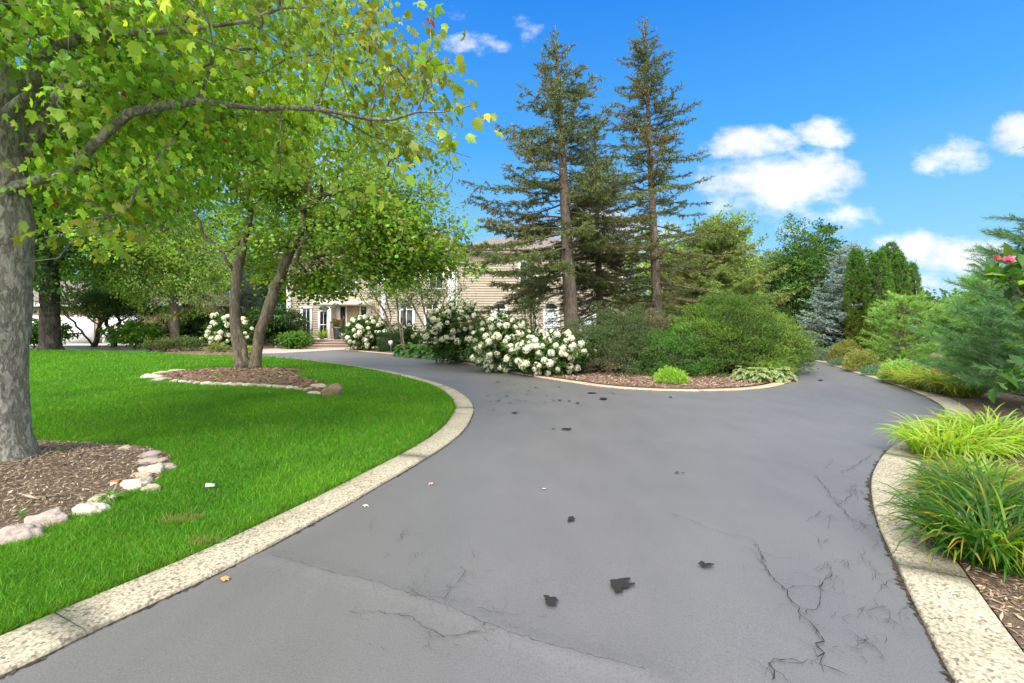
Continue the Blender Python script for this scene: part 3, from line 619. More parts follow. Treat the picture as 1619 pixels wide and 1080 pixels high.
# --- big maple: trunk at the frame's edge, crown over the lawn
TB = np.array([-5.40, 4.72, .05]); root = empty('maple_tree', TB, 'big grey-barked maple in the stone-edged mulch bed nearest the kerb, its branches overhanging the lawn', 'tree')
tr_pts = [TB, TB + [.0, 0, .8], TB + [.02, 0, 1.7], TB + [0.0, .02, 2.5], TB + [-.08, .05, 3.2], TB + [-.05, .1, 4.2], TB + [.1, .2, 5.4], TB + [.05, .3, 6.6]]
V, Q4, T3 = trunk_mesh(np.array(tr_pts[:6]), [.285, .265, .285, .31, .27, .2], 36, .38, .035, 2, .06, 1.0)
link('trunk', np_mesh('trunk', V, [Q4, T3], smooth=True), M['bark_maple'], root)
seeds = [tr_pts,
         [TB + [.05, 0, 2.75], at(110, 270, 4.6), at(175, 208, 4.5), at(240, 160, 4.6), at(330, 155, 4.9), at(430, 178, 5), at(530, 168, 5), at(590, 192, 4.9), at(665, 188, 4.7), at(745, 158, 4.5)],
         [at(600, 178, 4.9), at(650, 215, 4.7), at(712, 238, 4.6), at(750, 252, 4.5)],
         [TB + [.0, .1, 3.5], at(90, 62, 4.4), at(180, 50, 4.2), at(290, 45, 4.2), at(385, 32, 4.2), at(500, 10, 4.3)],
         [TB + [-.02, .1, 3.3], at(95, 110, 5.2), at(150, 60, 5.4), at(230, -40, 5.8)],
         [TB + [.1, 0, 2.1], at(90, 415, 4.7), at(118, 372, 4.6), at(150, 364, 4.5), at(215, 360, 4.6), at(290, 365, 5.2)],
         [TB + [.1, .1, 3.0], at(120, 110, 5.5), at(250, 190, 6.2), at(380, 250, 6.6), at(470, 285, 6.8)],
         [TB + [0, .1, 4.6], TB + [1.2, .8, 5.4], TB + [2.6, 1.4, 6.2]], [TB + [0, .1, 4.4], TB + [1.0, -1, 5.2], TB + [1.8, -1.6, 6]], [TB + [0, .1, 4.0], TB + [-1.6, .6, 4.8], TB + [-3, 1, 5.6]]]
def zm(P): r_ = np.linalg.norm(P[:, :2] - TB[:2], axis=1); return 2.3 + .40 * r_ + .25 * np.sin(P[:, 0] * 3.1) * np.cos(P[:, 1] * 2.3)
T1 = ellipsoid_pts(5200, TB + [0, .3, 4.4], (4.55, 4.2, 3.6), zm, .5, .18, 3)
def px_(P): return HX + P[:, 0] / np.maximum(P[:, 1], .1) * F, HY - (P[:, 2] - EYE) / np.maximum(P[:, 1], .1) * F
k = (T1[:, 1] > 2.4) & (T1[:, 0] / T1[:, 1] < -.13)
T1 = T1[k]; X_, Y_ = px_(T1); axd = np.linalg.norm(T1[:, :2] - TB[:2], axis=1); ru = rng.random(len(T1))
k = (axd > .8) & ~((X_ < 75) & (Y_ > 90) & (T1[:, 1] < 4.8)) & ~((X_ < 240) & (Y_ > 20) & (Y_ < 330) & (T1[:, 1] < 4.4) & (ru < .7)) & ~((Y_ > 250) & (X_ > 330) & (ru < .6))
T1 = T1[k]; low = T1[T1[:, 2] < 6.0][:1350]; high = T1[T1[:, 2] >= 6.0][:220]
lo2 = np.array([at(x, y, Y) + rng.normal(0, .12, 3) for x, y, Y in [(130, 420, 4.3), (150, 400, 4.4), (95, 395, 4.6), (170, 345, 4.5), (210, 330, 4.6), (240, 380, 4.8), (260, 350, 5), (110, 350, 4.7), (715, 50, 4.4), (700, 95, 4.4), (722, 75, 4.4), (690, 140, 4.5), (712, 200, 4.5), (690, 225, 4.6), (700, 170, 4.5), (745, 165, 4.5), (670, 60, 4.4), (680, 20, 4.4), (640, 110, 4.5), (650, 160, 4.6), (600, 280, 5), (640, 285, 5.2), (560, 300, 5.2), (610, 240, 4.9)]])
TT = np.vstack([low, high, lo2]); N, par, ch = grow(seeds, TT, .3, .2, .05)
mb, rr = limb_mesh(N, par, ch, .155, .0033, .0, 1); mb.build('branches', M['bark_maple'], root, True)
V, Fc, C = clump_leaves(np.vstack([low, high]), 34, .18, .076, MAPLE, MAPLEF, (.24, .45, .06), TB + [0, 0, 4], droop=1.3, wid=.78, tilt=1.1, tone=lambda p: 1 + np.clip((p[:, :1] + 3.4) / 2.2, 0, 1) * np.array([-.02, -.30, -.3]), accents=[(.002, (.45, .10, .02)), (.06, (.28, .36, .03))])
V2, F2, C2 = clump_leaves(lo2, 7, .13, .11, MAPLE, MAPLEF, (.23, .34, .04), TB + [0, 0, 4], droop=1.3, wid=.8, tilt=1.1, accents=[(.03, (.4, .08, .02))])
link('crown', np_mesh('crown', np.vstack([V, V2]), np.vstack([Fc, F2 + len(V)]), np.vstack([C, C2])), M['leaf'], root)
# surface root running out of the trunk flare
MB().tube([g(45, 718, .10), g(66, 716, .12), g(78, 712, .11)], [.035, .026, .01], 8).tube([g(52, 712, .1), g(35, 735, .12), g(22, 745, .10), g(15, 757, .08)], [.03, .02, .016, .006], 8).build('surface_root', M['bark_maple'], root, True)

def broadleaf(name, label, base, seeds, targets, R0, rtip, per, spread, size, colr, tv=MAPLE_S, tf=MAPLE_SF, bark='bark_mid', trunkP=None, trunkR=None, cat='tree', group=None, step=.5, minr=0, accents=None, center=None, flare=.4, droop=.4, amt=.2, cl=.25, sk=1, leafmat='leaf', flat=.55, jit=.12, tseed=1):
    root = empty(name, base, label, cat, group)
    if trunkP is not None:
        mbt = MB()
        for tp, trr in zip(trunkP, trunkR):
            V, Q4, T3 = trunk_mesh(np.array(tp, float), trr, 18, flare, .05, tseed, .15); mbt.add(V, Q4, T3)
        mbt.build('trunk', M[bark], root, True)
    N, par, ch = grow(seeds, targets, step, .22, jit); mb, rr = limb_mesh(N, par, ch, R0, rtip, minr, sk)
    mb.build('branches', M[bark], root, True)
    cen = targets.mean(0) - np.array([0, 0, 1]) if center is None else center
    V, Fc, C = clump_leaves(targets, per, spread, size, tv, tf, colr, cen, amt, droop, cl, accents, flat=flat)
    link('crown', np_mesh('crown', V, Fc, C), M[leafmat], root); return root

# --- twin-trunk tree in the middle bed
B2 = np.array([-7.95, 13.75, .2]); D = 13.75
s2 = [[B2 + [.15, 0, 0], at(412, 520, D), at(425, 480, D), at(437, 448, D), at(452, 415, D), at(470, 370, D), at(482, 320, D), at(492, 270, D), at(495, 215, D), at(498, 160, D)],
      [B2, at(374, 520, D), at(371, 470, D), at(376, 420, D), at(388, 380, D), at(393, 330, D), at(400, 270, D + .5), at(398, 200, D + .6)],
      [at(372, 430, D), at(345, 400, D), at(318, 360, D - .3), at(290, 320, D - .5), at(255, 290, D - .7)], [at(374, 440, D), at(340, 415, D + .5), at(300, 395, D + 1), at(250, 390, D + 1.5)],
      [at(443, 440, D), at(480, 425, D), at(530, 402, D), at(590, 395, D - .3), at(650, 385, D)], [at(437, 455, D), at(500, 461, D - .5), at(560, 462, D - .5)],
      [at(480, 330, D), at(530, 300, D - .5), at(600, 300, D), at(660, 320, D)], [at(470, 370, D), at(520, 335, D + .8), at(590, 330, D + 1)],
      [at(395, 330, D), at(360, 280, D - 1), at(320, 240, D - 1.4)], [at(485, 300, D), at(460, 250, D + 1.5), at(430, 200, D + 2)]]
def zm2(P): return 3.25 + .03 * (P[:, 0] + 8) ** 2 + .35 * np.sin(P[:, 0] * 2.2) * np.cos(P[:, 1] * 1.9)
T2 = ellipsoid_pts(6500, (-7.1, 13.9, 5.6), (5.3, 4.6, 4.7), zm2, .55, .22, 11)
gap = np.array([mnoise.noise(Vector(p * .55)) for p in T2]); T2 = T2[gap > -.02][:1150]
X_, Y_ = px_(T2); T2 = T2[~((T2[:, 1] < 14.0) & (X_ > 320) & (X_ < 490) & (Y_ > 395)) & ~((T2[:, 1] < 14.0) & (X_ > 440) & (X_ < 540) & (Y_ > 230) & (rng.random(len(T2)) < .35))]
T2 = np.vstack([T2, ellipsoid_pts(230, at(640, 412, 13.4), (1.9, 1.3, .75), None, .7, .6, 15), ellipsoid_pts(330, at(625, 365, 13.3), (2.1, 1.6, 1.35), None, .7, .6, 5), ellipsoid_pts(90, at(505, 448, 14.6), (1.7, 1.2, .55), None, .6, .3, 6), ellipsoid_pts(120, at(590, 330, 13.6), (1.6, 1.4, 1.0), None, .6, .3, 7)])
yellow = [( .12, (.26, .30, .02)), (.002, (.4, .12, .02))]
broadleaf('twin_trunk_tree', 'tree with two smooth trunks in the stone-ringed mulch bed amid the lawn', B2, s2, T2, .17, .006, 26, .24, .085, (.17, .33, .05), trunkP=[[B2 + [-.2, 0, 0], at(372, 520, D), at(371, 470, D), at(376, 420, D), at(386, 385, D)], [B2 + [.18, 0, 0], at(412, 520, D), at(425, 480, D), at(437, 448, D), at(455, 408, D)]], trunkR=[[.17, .15, .14, .135, .10], [.14, .13, .125, .12, .09]], accents=yellow, step=.4, droop=.6, sk=0)

# --- trees behind the lawn on the garage side
def simple_seeds(b, h, spread_, nl=6, lean=(0, 0), zs=.45):
    b = np.array(b, float); top = b + [lean[0], lean[1], h * .8]; s = [[b, b + [lean[0] * .3, lean[1] * .3, h * .3], top]]
    for i in range(nl):
        a_ = i * 2.4 + rng.random(); z = h * (zs + .28 * i / nl); st = b + np.array([lean[0], lean[1], 0]) * (z / h) + [0, 0, z * .8]
        s.append([st, st + [math.cos(a_) * spread_ * .35, math.sin(a_) * spread_ * .35, h * .1], st + [math.cos(a_) * spread_ * .7, math.sin(a_) * spread_ * .7, h * .16]])
    return s
def auto_tree(name, label, base, h, rx, ry, zlow, ntar, per, size, colr, R0=.2, group=None, tv=RHOMB, tf=RHOMBF, spread=None, lump=.25, shell=.5, cat='tree', bark='bark_dark', seed=0, accents=None, nl=6, trunk_top=.45, ztop=None, gapn=-.25, **kw):
    base = np.array(base, float); ztop = h; cz = (zlow + ztop) / 2
    T = ellipsoid_pts(ntar * 2, base + [0, 0, cz], (rx, ry, (ztop - zlow) / 2), None, shell, lump, seed)
    gp = np.array([mnoise.noise(Vector(p * .5) + Vector((seed, 0, 0))) for p in T]); T = T[gp > gapn][:ntar]
    sd = simple_seeds(base, h, max(rx, .5), nl); tp = [sd[0][0], sd[0][1], base + [0, 0, h * trunk_top]]
    return broadleaf(name, label, base, sd, T, R0, .007, per, spread or max(rx * .055, .12), size, colr, tv, tf, bark, [tp], [[R0, R0 * .85, R0 * .65]], cat, group, max(.5, h * .07), .008, accents, tseed=seed, **kw)
auto_tree('shade_tree', 'massive dark-trunked shade tree standing where the lawn meets the far drive', (-27.6, 27.2, 0), 14.5, 8.2, 7, 3.4, 1500, 22, .24, (.07, .17, .025), .5, seed=5, gapn=-.3)
auto_tree('shade_tree', 'tall leafy tree behind the garage, rising over the crabapples', (-37, 48, 0), 17, 9, 7, 3, 1000, 20, .34, (.08, .19, .03), .4, seed=6)
auto_tree('shade_tree', 'dark leafy tree between the garage and the house', (-22, 47, 0), 15, 7, 6, 2.5, 900, 20, .32, (.06, .15, .03), .35, seed=7)
auto_tree('hanging_foliage_tree', 'soft light green tree with one bare reddish trunk beside the garage', (-22.4, 30.2, 0), 9.0, 3.9, 3.4, 1.9, 1000, 26, .15, (.26, .44, .10), .3, bark='bark_spruce', seed=8, tv=RHOMB, droop=1.0, flat=.9)
for i, (px, lb) in enumerate(((148, 'low spreading crabapple in front of the white garage door, the one nearer the shade tree'), (181, 'low spreading crabapple in front of the garage pillar, the one nearer the reddish trunk'))):
    b = g(px, 546); b[1] = 32.5 + i * .4; b[0] = (px - HX) / F * b[1]; root_b = b
    sd = [[b, b + [.3 * (-1) ** i, 0, .8], b + [.8 * (-1) ** i, 0, 2.2], b + [.6, .2, 3.2]], [b + [0, 0, .2], b + [-1.0, 0, 1.2], b + [-2.2, .2, 2.4]], [b + [0, 0, .2], b + [.9, -.2, 1.0], b + [2.4, -.2, 2.0], b + [3.0, 0, 2.6]], [b + [0, 0, .3], b + [.2, .4, 1.6], b + [-.6, .5, 3]]]
    T = ellipsoid_pts(420, b + [.2, .2, 3.3], (3.2, 2.4, 1.5), 2.0, .6, .3, 20 + i)
    broadleaf('crabapple_tree', lb, b, sd, T, .19, .007, 22, .2, .13, (.07, .15, .03), RHOMB, RHOMBF, 'bark_dark', group='crabapples in front of the garage', sk=0, step=.4)
# broadleaf background right of the house
auto_tree('background_tree', 'light green leafy tree behind the tall sparse spruce', (9.5, 31, 0), 8.4, 3.2, 3, 1, 520, 22, .2, (.20, .34, .05), .18, seed=12)
auto_tree('background_tree', 'pointed yellowish-green tree behind the long drooping spruce boughs', (14.0, 30, 0), 9.1, 2.5, 2.4, 1, 620, 22, .17, (.17, .29, .05), .18, seed=13, lump=.45)
auto_tree('background_tree', 'blue-green leafy tree between the pointed tree and the ragged dark one', (18.3, 33.5, 0), 7.9, 2.7, 2.5, 1, 520, 22, .19, (.12, .24, .08), .18, seed=14, lump=.4)
auto_tree('background_tree', 'tall ragged dark green tree with bare lower trunk where the drive disappears', (14.1, 22.7, 0), 6.75, 1.4, 1.5, 1.3, 800, 20, .11, (.075, .18, .035), .17, seed=15, lump=.55, bark='bark_mid', gapn=-.35)
auto_tree('background_tree', 'narrow leafy top showing beside the blue spruce', (17.0, 25.0, 0), 7.3, 1.3, 1.2, 2.5, 330, 22, .14, (.055, .13, .035), .14, seed=17, lump=.5)
auto_tree('background_tree', 'mid green bushy tree behind the yews', (11.6, 26, 0), 5.8, 2.6, 2, .2, 520, 22, .16, (.17, .30, .05), .15, seed=18)
auto_tree('background_tree', 'low leafy tree beyond the white pine and the arborvitaes', (27, 26, 0), 3.3, 4, 2, .2, 420, 20, .16, (.14, .27, .05), .12, seed=19)

# ------------------------------------------------------------------ conifers
NEED = np.array([(-.5, 0, 0), (.5, 0, 0), (0, 1, 0)]); NEEDF = np.array([(0, 1, 2)])
def needles(S0, S1, per_m, length, width, base, amt=.2, spread=.75, tipc=None, segc=None, up=0):
    """short blades bristling along segments"""
    L = np.linalg.norm(S1 - S0, axis=1); cnt = np.maximum(2, (L * per_m).astype(int)); idx = np.repeat(np.arange(len(S0)), cnt); n = len(idx)
    t_ = rng.random(n); pos = S0[idx] + (S1 - S0)[idx] * t_[:, None]; ax = unit(S1 - S0)[idx]
    d = unit(ax * (1 - spread * .5) + rdir(n) * spread + np.array([0, 0, up])); Rm = frames(d, rdir(n)); s = np.exp(rng.normal(0, .22, n))
    c = np.array(base)[None] * (1 + rng.normal(0, amt, (n, 1))) * (1 + rng.normal(0, .08, (n, 3)))
    if segc is not None: c = c * segc[idx]
    if tipc is not None: k = rng.random(n) < (t_ ** 2) * .6; c[k] = np.array(tipc) * (1 + rng.normal(0, .15, (k.sum(), 1)))
    return scatter(NEED, NEEDF, pos, Rm, np.c_[s * width, s * length, s], np.clip(c, .002, .9))
def conifer(name, label, base, top, z0, Rb, prof, colr, dead=(.12, .10, .05), dz=.3, nb=5, bare=.25, twl=.45, per_m=80, nl=.075, nw=.02, droop=.1, upt=.15, trunk_r=.25, alt=None, group=None, sag=.25, twig_step=.13, seed=0, keep=1.0, tipc=None, density=None, bark='bark_spruce', up0=None, bend=0, tipup=.2, azf=None, azl=None, hang=2):
    r_ = np.random.default_rng(seed); base = np.array(base, float); top = np.array(top, float); H = top[2] - base[2]; root = empty(name, base, label, 'tree', group)
    axis = lambda z: base + (top - base) * (z / H) + np.array([bend * math.sin(math.pi * z / H), 0, 0])
    P = np.array([axis(z) for z in np.linspace(0, H, 14)]); rad = trunk_r * (1 - np.linspace(0, 1, 14)) ** .85 + .012
    V, Q4, T3 = trunk_mesh(P, rad, 14, .25, .04, seed, .25); link('trunk', np_mesh('trunk', V, [Q4, T3], smooth=True), M[bark], root)
    lim = MB(); A, B, SC = [], [], []; z = z0; ang = r_.random() * 6
    while z < H - .12:
        f = (z - z0) / (H - z0); Lmax = Rb * prof(f); n = max(3, int(round(nb + r_.normal() * .8))); ang += 1.1
        for k in range(n):
            if r_.random() > keep: continue
            a_ = ang + k * 2 * math.pi / n + r_.normal(0, .25); L = Lmax * r_.uniform(.5, 1.15) * (1 + .0 * k)
            if azl is not None: L *= azl(a_ % 6.2832, z)
            if L < .12 or (azf is not None and not azf(a_ % 6.2832, z)): continue
            zz = z + r_.normal(0, dz * .25); s0 = axis(zz); e0 = (up0(f) if up0 else .35 * f - droop) + r_.normal(0, .08); m_ = max(4, int(L / .3) + 2); u_ = np.linspace(0, 1, m_)
            rz = L * (math.tan(e0) * u_ - sag * (1 - f) * u_ ** 1.6 + tipup * u_ ** 3); lat = r_.normal(0, .06) * L * u_ ** 2 + np.cumsum(r_.normal(0, .015, m_)) * L * .2
            dirv = np.array([math.cos(a_), math.sin(a_)]); nv = np.array([-dirv[1], dirv[0]])
            Pb = np.c_[s0[None, :2] + dirv * (L * u_)[:, None] + nv * lat[:, None], s0[2] + rz]
            lim.tube(Pb, np.linspace(max(.007, .014 * L ** .7) * (1.2 - .5 * f), .003, m_), 4 if L > .8 else 3, False)
            dn = density(f) if density else 1.0; bclr = 1 + r_.normal(0, .14)
            if alt is not None and r_.random() < alt[0] * (1.3 - f): cb_ = np.array(alt[1]) / np.array(colr) * bclr
            else: cb_ = np.ones(3) * bclr
            A.append(Pb[:-1][u_[:-1] > bare]); B.append(Pb[1:][u_[:-1] > bare]); SC.append(np.tile(cb_, (len(A[-1]), 1)))
            ns = int(L / twig_step * dn)
            for q_ in range(ns):
                uu = bare * .8 + (1 - bare * .8) * (q_ + r_.random()) / max(ns, 1); 
                if uu > 1: continue
                p = np.array([np.interp(uu, u_, Pb[:, c_]) for c_ in range(3)]); sd_ = 1 if r_.random() < .5 else -1; al = R(48) + r_.normal(0, .25)
                tl = twl * min(1, L / 1.2) * (1.25 - .75 * uu) * r_.uniform(.5, 1.3) * (.45 + .55 * min(1, Lmax))
                dv = dirv * math.cos(al) + nv * math.sin(al) * sd_; en = p + np.array([dv[0], dv[1], -droop * 1.6 + r_.normal(0, .22) + (.35 * f)]) * tl; md = (p + en) / 2 + np.array([0, 0, tl * .05])
                A.append(np.array([p, md])); B.append(np.array([md, en])); SC.append(np.tile(cb_ * (1 + r_.normal(0, .12)), (2, 1)))
                if tl > .25:
                    for _ in range(hang):
                        h_ = p + (en - p) * r_.uniform(.3, .9); e2 = h_ + np.array([*(r_.normal(0, .5, 2)), -.35 * droop * 3 + r_.normal(0, .2)]) * tl * .5; A.append(h_[None]); B.append(e2[None]); SC.append((cb_ * (1 + r_.normal(0, .12)))[None])
        z += dz * (1 - .45 * f) * r_.uniform(.8, 1.2)
    # leader
    A.append(np.array([axis(H * .95)])); B.append(np.array([axis(H)])); SC.append(np.ones((1, 3)))
    A, B, SC = np.concatenate(A), np.concatenate(B), np.concatenate(SC)
    for p, q_ in zip(A[::1], B[::1]):
        pass
    # twig wood as thin 3-sided prisms (vectorised)
    d = unit(B - A); x = unit(np.cross(d, np.array([.3, .2, 1.]))); y = np.cross(d, x); rw = .004; ring = [x * math.cos(t_) + y * math.sin(t_) for t_ in (0, 2.1, 4.2)]
    Vt = np.stack([A + r0 * rw for r0 in ring] + [B + r0 * rw * .4 for r0 in ring], 1).reshape(-1, 3); i0 = np.arange(len(A))[:, None, None] * 6
    Qt = (i0 + np.array([(0, 1, 4, 3), (1, 2, 5, 4), (2, 0, 3, 5)])[None]).reshape(-1, 4); lim.add(Vt, Qt)
    lim.build('branches', M['twig'], root)
    V, Fc, C = needles(A, B, per_m, nl, nw, colr, segc=SC, tipc=tipc); link('crown', np_mesh('crown', V, Fc, C), M['needle'], root)
    return root
gs = (.115, .15, .05)
pA = lambda f: max(.03, (1 - f) ** .98 * (1 - .25 * math.exp(-(f / .06) ** 2)) * (1 + .12 * math.sin(f * 23)))
conifer('spruce_tree', 'tallest leaning spruce with a thick bare grey trunk rising behind the white hydrangeas', (2.3, 17, 0), at(878, 40, 17), 3.0, 5.0, pA, gs, dz=.5, nb=6, trunk_r=.29, alt=(.25, (.15, .155, .065)), seed=3, bare=.24, per_m=66, nl=.09, nw=.024, sag=.30, droop=.14, twl=.55, twig_step=.10, group='spruces in the island bed', density=lambda f: 1.6 if f < .3 else .8 + .35 * f, tipup=.25, azf=lambda a, z: z > 4.4 or (math.cos(a) < .1 and (math.sin(a) > -.75 or z > 3.6)) or (z > 3.2 and math.sin(a) > .2), hang=3, azl=lambda a, z: 1 + .38 * max(0, -math.cos(a)) * max(0, 1 - abs(z - 5.2) / 2.6))
conifer('spruce_tree', 'shorter shaded spruce standing between the two tall ones', (3.85, 19.6, 0), at(940, 205, 19.6), 1.9, 2.7, lambda f: max(.04, (1 - f) ** .7), (.095, .115, .05), dz=.25, nb=7, trunk_r=.18, alt=(.4, (.11, .10, .06)), seed=4, bare=.3, per_m=44, nl=.08, nw=.02, sag=.3, droop=.2, twl=.5, twig_step=.11, group='spruces in the island bed')
conifer('spruce_tree', 'tall thin-crowned spruce with a straight bare trunk above the yews', (6.15, 19, 0), at(1018, 30, 19), 2.2, 3.9, lambda f: max(.03, (1 - f) ** .72 * (1 + .08 * math.sin(f * 40))), (.118, .152, .05), dz=.52, nb=5, trunk_r=.22, alt=(.45, (.16, .15, .065)), seed=9, bare=.14, per_m=74, nl=.08, nw=.021, hang=2, sag=.22, droop=.05, twl=.38, twig_step=.085, group='spruces in the island bed', density=lambda f: .9 + .7 * f, tipup=.14)
conifer('spruce_tree', 'yellowish spruce with layered drooping boughs behind the yews', (10.2, 23.5, 0), (10.4, 23.5, 7.0), .8, 4.4, lambda f: max(.05, (1 - f) ** .6), (.20, .28, .07), dz=.3, nb=8, trunk_r=.15, seed=12, bare=.12, per_m=80, nl=.11, nw=.028, sag=.1, droop=.12, twl=.65, alt=(.3, (.26, .27, .09)), group='spruces behind the yews')
conifer('blue_spruce_tree', 'silvery blue spruce at the bend of the drive beside the arborvitaes', (15.45, 20.9, 0), (15.6, 20.9, 5.3), .3, 2.5, lambda f: max(.06, (1 - f) ** .62), (.24, .33, .32), dz=.2, nb=10, trunk_r=.13, seed=14, bare=.35, per_m=95, nl=.07, nw=.024, sag=.02, droop=.05, twl=.4, tipc=(.36, .48, .47), alt=(.25, (.10, .10, .07)), tipup=.15)
conifer('blue_spruce_tree', 'thin blue-grey spruce half hidden between background trees beyond the yews', (16.0, 28.5, 0), (16.1, 28.5, 5.9), .3, 1.7, lambda f: max(.05, (1 - f) ** .8), (.13, .18, .17), dz=.28, nb=6, trunk_r=.1, seed=15, bare=.4, per_m=50, nl=.08, nw=.022, twl=.4)
conifer('blue_spruce_tree', 'dusky blue-grey spruce behind the lawn near the reddish trunk', (-21.3, 36.5, 0), (-21.3, 36.5, 6.6), .3, 2.6, lambda f: max(.05, (1 - f) ** .8), (.10, .14, .13), dz=.28, nb=7, trunk_r=.13, seed=16, bare=.3, per_m=48, nl=.10, nw=.03, twl=.5)

# white pines: long soft needle tufts
def pine(name, label, base, H, Rb, colr, seed, prof, dz=.22, nb=6, tuft=.09, per_m=210, z0=.15, group=None, trunk_r=.07, twl=.4, tipup=.5, up=.35, keep=1., nw=.005, azf=None):
    r_ = np.random.default_rng(seed); base = np.array(base, float); root = empty(name, base, label, 'tree', group)
    MB().tube([base, base + [0, 0, H * .5], base + [0, 0, H]], [trunk_r, trunk_r * .6, .012], 8).build('trunk', M['bark_mid'], root, True)
    lim = MB(); A, B = [], []; z = z0
    while z < H:
        f = (z - z0) / (H - z0); L0 = Rb * prof(f)
        for k in range(nb):
            a_ = r_.random() * 6.28; L = L0 * r_.uniform(.65, 1.15); m_ = 5; u_ = np.linspace(0, 1, m_); el = up + r_.normal(0, .12) + .5 * f
            if azf is not None and not azf(a_, f): continue
            dv = np.array([math.cos(a_), math.sin(a_)]); Pb = np.c_[base[:2] + dv * (L * u_)[:, None], base[2] + z + L * (math.tan(el) * u_ * .5 + .25 * u_ ** 2 * tipup)]
            lim.tube(Pb, np.linspace(.012, .004, m_), 4, False); A.append(Pb[2:-1]); B.append(Pb[3:])
            for q_ in range(int(L / .11) + 2):
                uu = r_.uniform(.3, 1); p = np.array([np.interp(uu, u_, Pb[:, c_]) for c_ in range(3)]); al = r_.normal(0, .7); d3 = np.array([dv[0] * math.cos(al) - dv[1] * math.sin(al), dv[1] * math.cos(al) + dv[0] * math.sin(al), .35 + r_.normal(0, .2)]); tl = twl * r_.uniform(.4, 1)
                A.append(p[None]); B.append((p + d3 * tl)[None])
        z += dz * r_.uniform(.8, 1.2)
    A.append(np.array([base + [0, 0, H * .9]])); B.append(np.array([base + [0, 0, H + .1]]))
    A, B = np.concatenate(A), np.concatenate(B)
    for a_, b_ in zip(A, B): lim.tube([a_, b_], [.004, .0025], 3, False)
    lim.build('branches', M['twig'], root)
    V, Fc, C = needles(A, B, per_m, tuft, nw, colr, spread=.62, amt=.22); link('crown', np_mesh('crown', V, Fc, C), M['needle'], root); return root
pine('white_pine', 'bright soft-needled young pine beside the arborvitaes', (13.1, 15.2, 0), 2.4, 1.3, (.24, .44, .09), 21, lambda f: (1 - f) ** .5, .16, 8, .10, 150, nw=.010, twl=.3)
pine('white_pine', 'blue-green white pine rising above the mulch by the kerb bend', (9.6, 7.9, 0), 2.9, 1.8, (.12, .28, .095), 22, lambda f: max(.15, (1 - f ** 2) ** .6), .17, 10, .10, 260, nw=.006, twl=.34)
pine('white_pine', 'taller white pine at the picture edge with upswept open branch tips', (9.1, 6.4, 0), 4.2, 2.3, (.105, .245, .09), 23, lambda f: max(.2, (1 - f) ** .4), .24, 8, .10, 230, nw=.006, twl=.36)
pine('white_pine', 'yellow-green pine between the bright young pine and the larger white pine', (12.0, 11.4, 0), 2.65, 1.5, (.17, .36, .07), 24, lambda f: max(.1, (1 - f) ** .5), .16, 9, .10, 180, nw=.008, twl=.32)
pine('white_pine', 'far green pine filling behind the yellow-green pine', (14.8, 13.4, 0), 2.7, 1.9, (.14, .31, .07), 25, lambda f: max(.1, (1 - f) ** .5), .2, 8, .12, 130, nw=.012, twl=.35)

# arborvitaes: dense upright columns
def shoots(P, D_, L, per_m, nl, nw, colr, mat_='needle', segc=None, spread=.7, tipc=None, amt=.2):
    return needles(P, P + D_ * L[:, None], per_m, nl, nw, colr, segc=segc, spread=spread, tipc=tipc, amt=amt)
def arbor(label, base, H, r0, seed, split=1):
    root = empty('arborvitae', base, label, 'tree', 'arborvitaes beside the drive'); r_ = np.random.default_rng(seed); base = np.array(base, float)
    MB().tube([base, base + [0, 0, H * .8]], [.07, .02], 8).build('trunk', M['bark_mid'], root, True)
    nc, per = 800, 13; z = r_.uniform(.1, H, nc); f = z / H; prof = r0 * (1 - .22 * (1 - f) ** 2) * np.sqrt(np.clip(1 - np.clip((f - .6) / .4, 0, 1) ** 1.7, 0.0, 1)) + .02
    a_ = r_.random(nc) * 6.283; rr_ = prof * r_.uniform(.82, 1.05, nc); Pc = np.c_[base[0] + np.cos(a_) * rr_, base[1] + np.sin(a_) * rr_, base[2] + z]
    idx = np.repeat(np.arange(nc), per); n = nc * per; P = Pc[idx] + r_.normal(size=(n, 3)) * np.array([.026, .026, .05])
    Dv = unit(np.c_[np.cos(a_[idx]) * .6, np.sin(a_[idx]) * .6, np.full(n, .8)] + r_.normal(0, .3, (n, 3))); L = r_.uniform(.05, .10, n)
    bronze = np.clip((.66 - f) * 2.2 + r_.normal(0, .35, nc), 0, 1)[idx][:, None]; sc = ((1 - bronze) + bronze * np.array([1.7, .85, .5])) * (1 + r_.normal(0, .16, nc))[idx][:, None]
    V, Fc, C = shoots(P, Dv, L, 60, .045, .02, (.075, .185, .022), segc=sc); link('crown', np_mesh('crown', V, Fc, C), M['needle'], root)
    zz = np.linspace(.05, H * .93, 14); MB().tube(np.c_[np.full(14, base[0]), np.full(14, base[1]), zz], (r0 * .6 * np.sqrt(np.clip(1 - np.clip((zz / H - .55) / .45, 0, 1) ** 2, .02, 1))), 10).build('inner_shade', M['shaded_core'], root)  # dark tube painted as the shade behind the sprays, not wood
for i, (px, top, Yd, r0, lb) in enumerate([(1354, 396, 19.6, .42, 'arborvitae column at the blue spruce end of the row'), (1373, 399, 20.6, .42, 'arborvitae tucked behind the front pair, second from the blue spruce'), (1389, 401, 18.6, .5, 'front arborvitae with the most bronze on its flank'),
                                           (1409, 386, 20.0, .5, 'tallest arborvitae in the row'), (1398, 392, 21.4, .4, 'arborvitae spire behind the tallest one'), (1438, 417, 20.4, .46, 'shortest arborvitae at the open-sky end of the row'), (1420, 402, 19.2, .42, 'arborvitae between the tallest and the shortest')]):
    p = at(px, top, Yd); arbor(lb, (p[0], Yd, 0), p[2], r0 * .86, 30 + i)

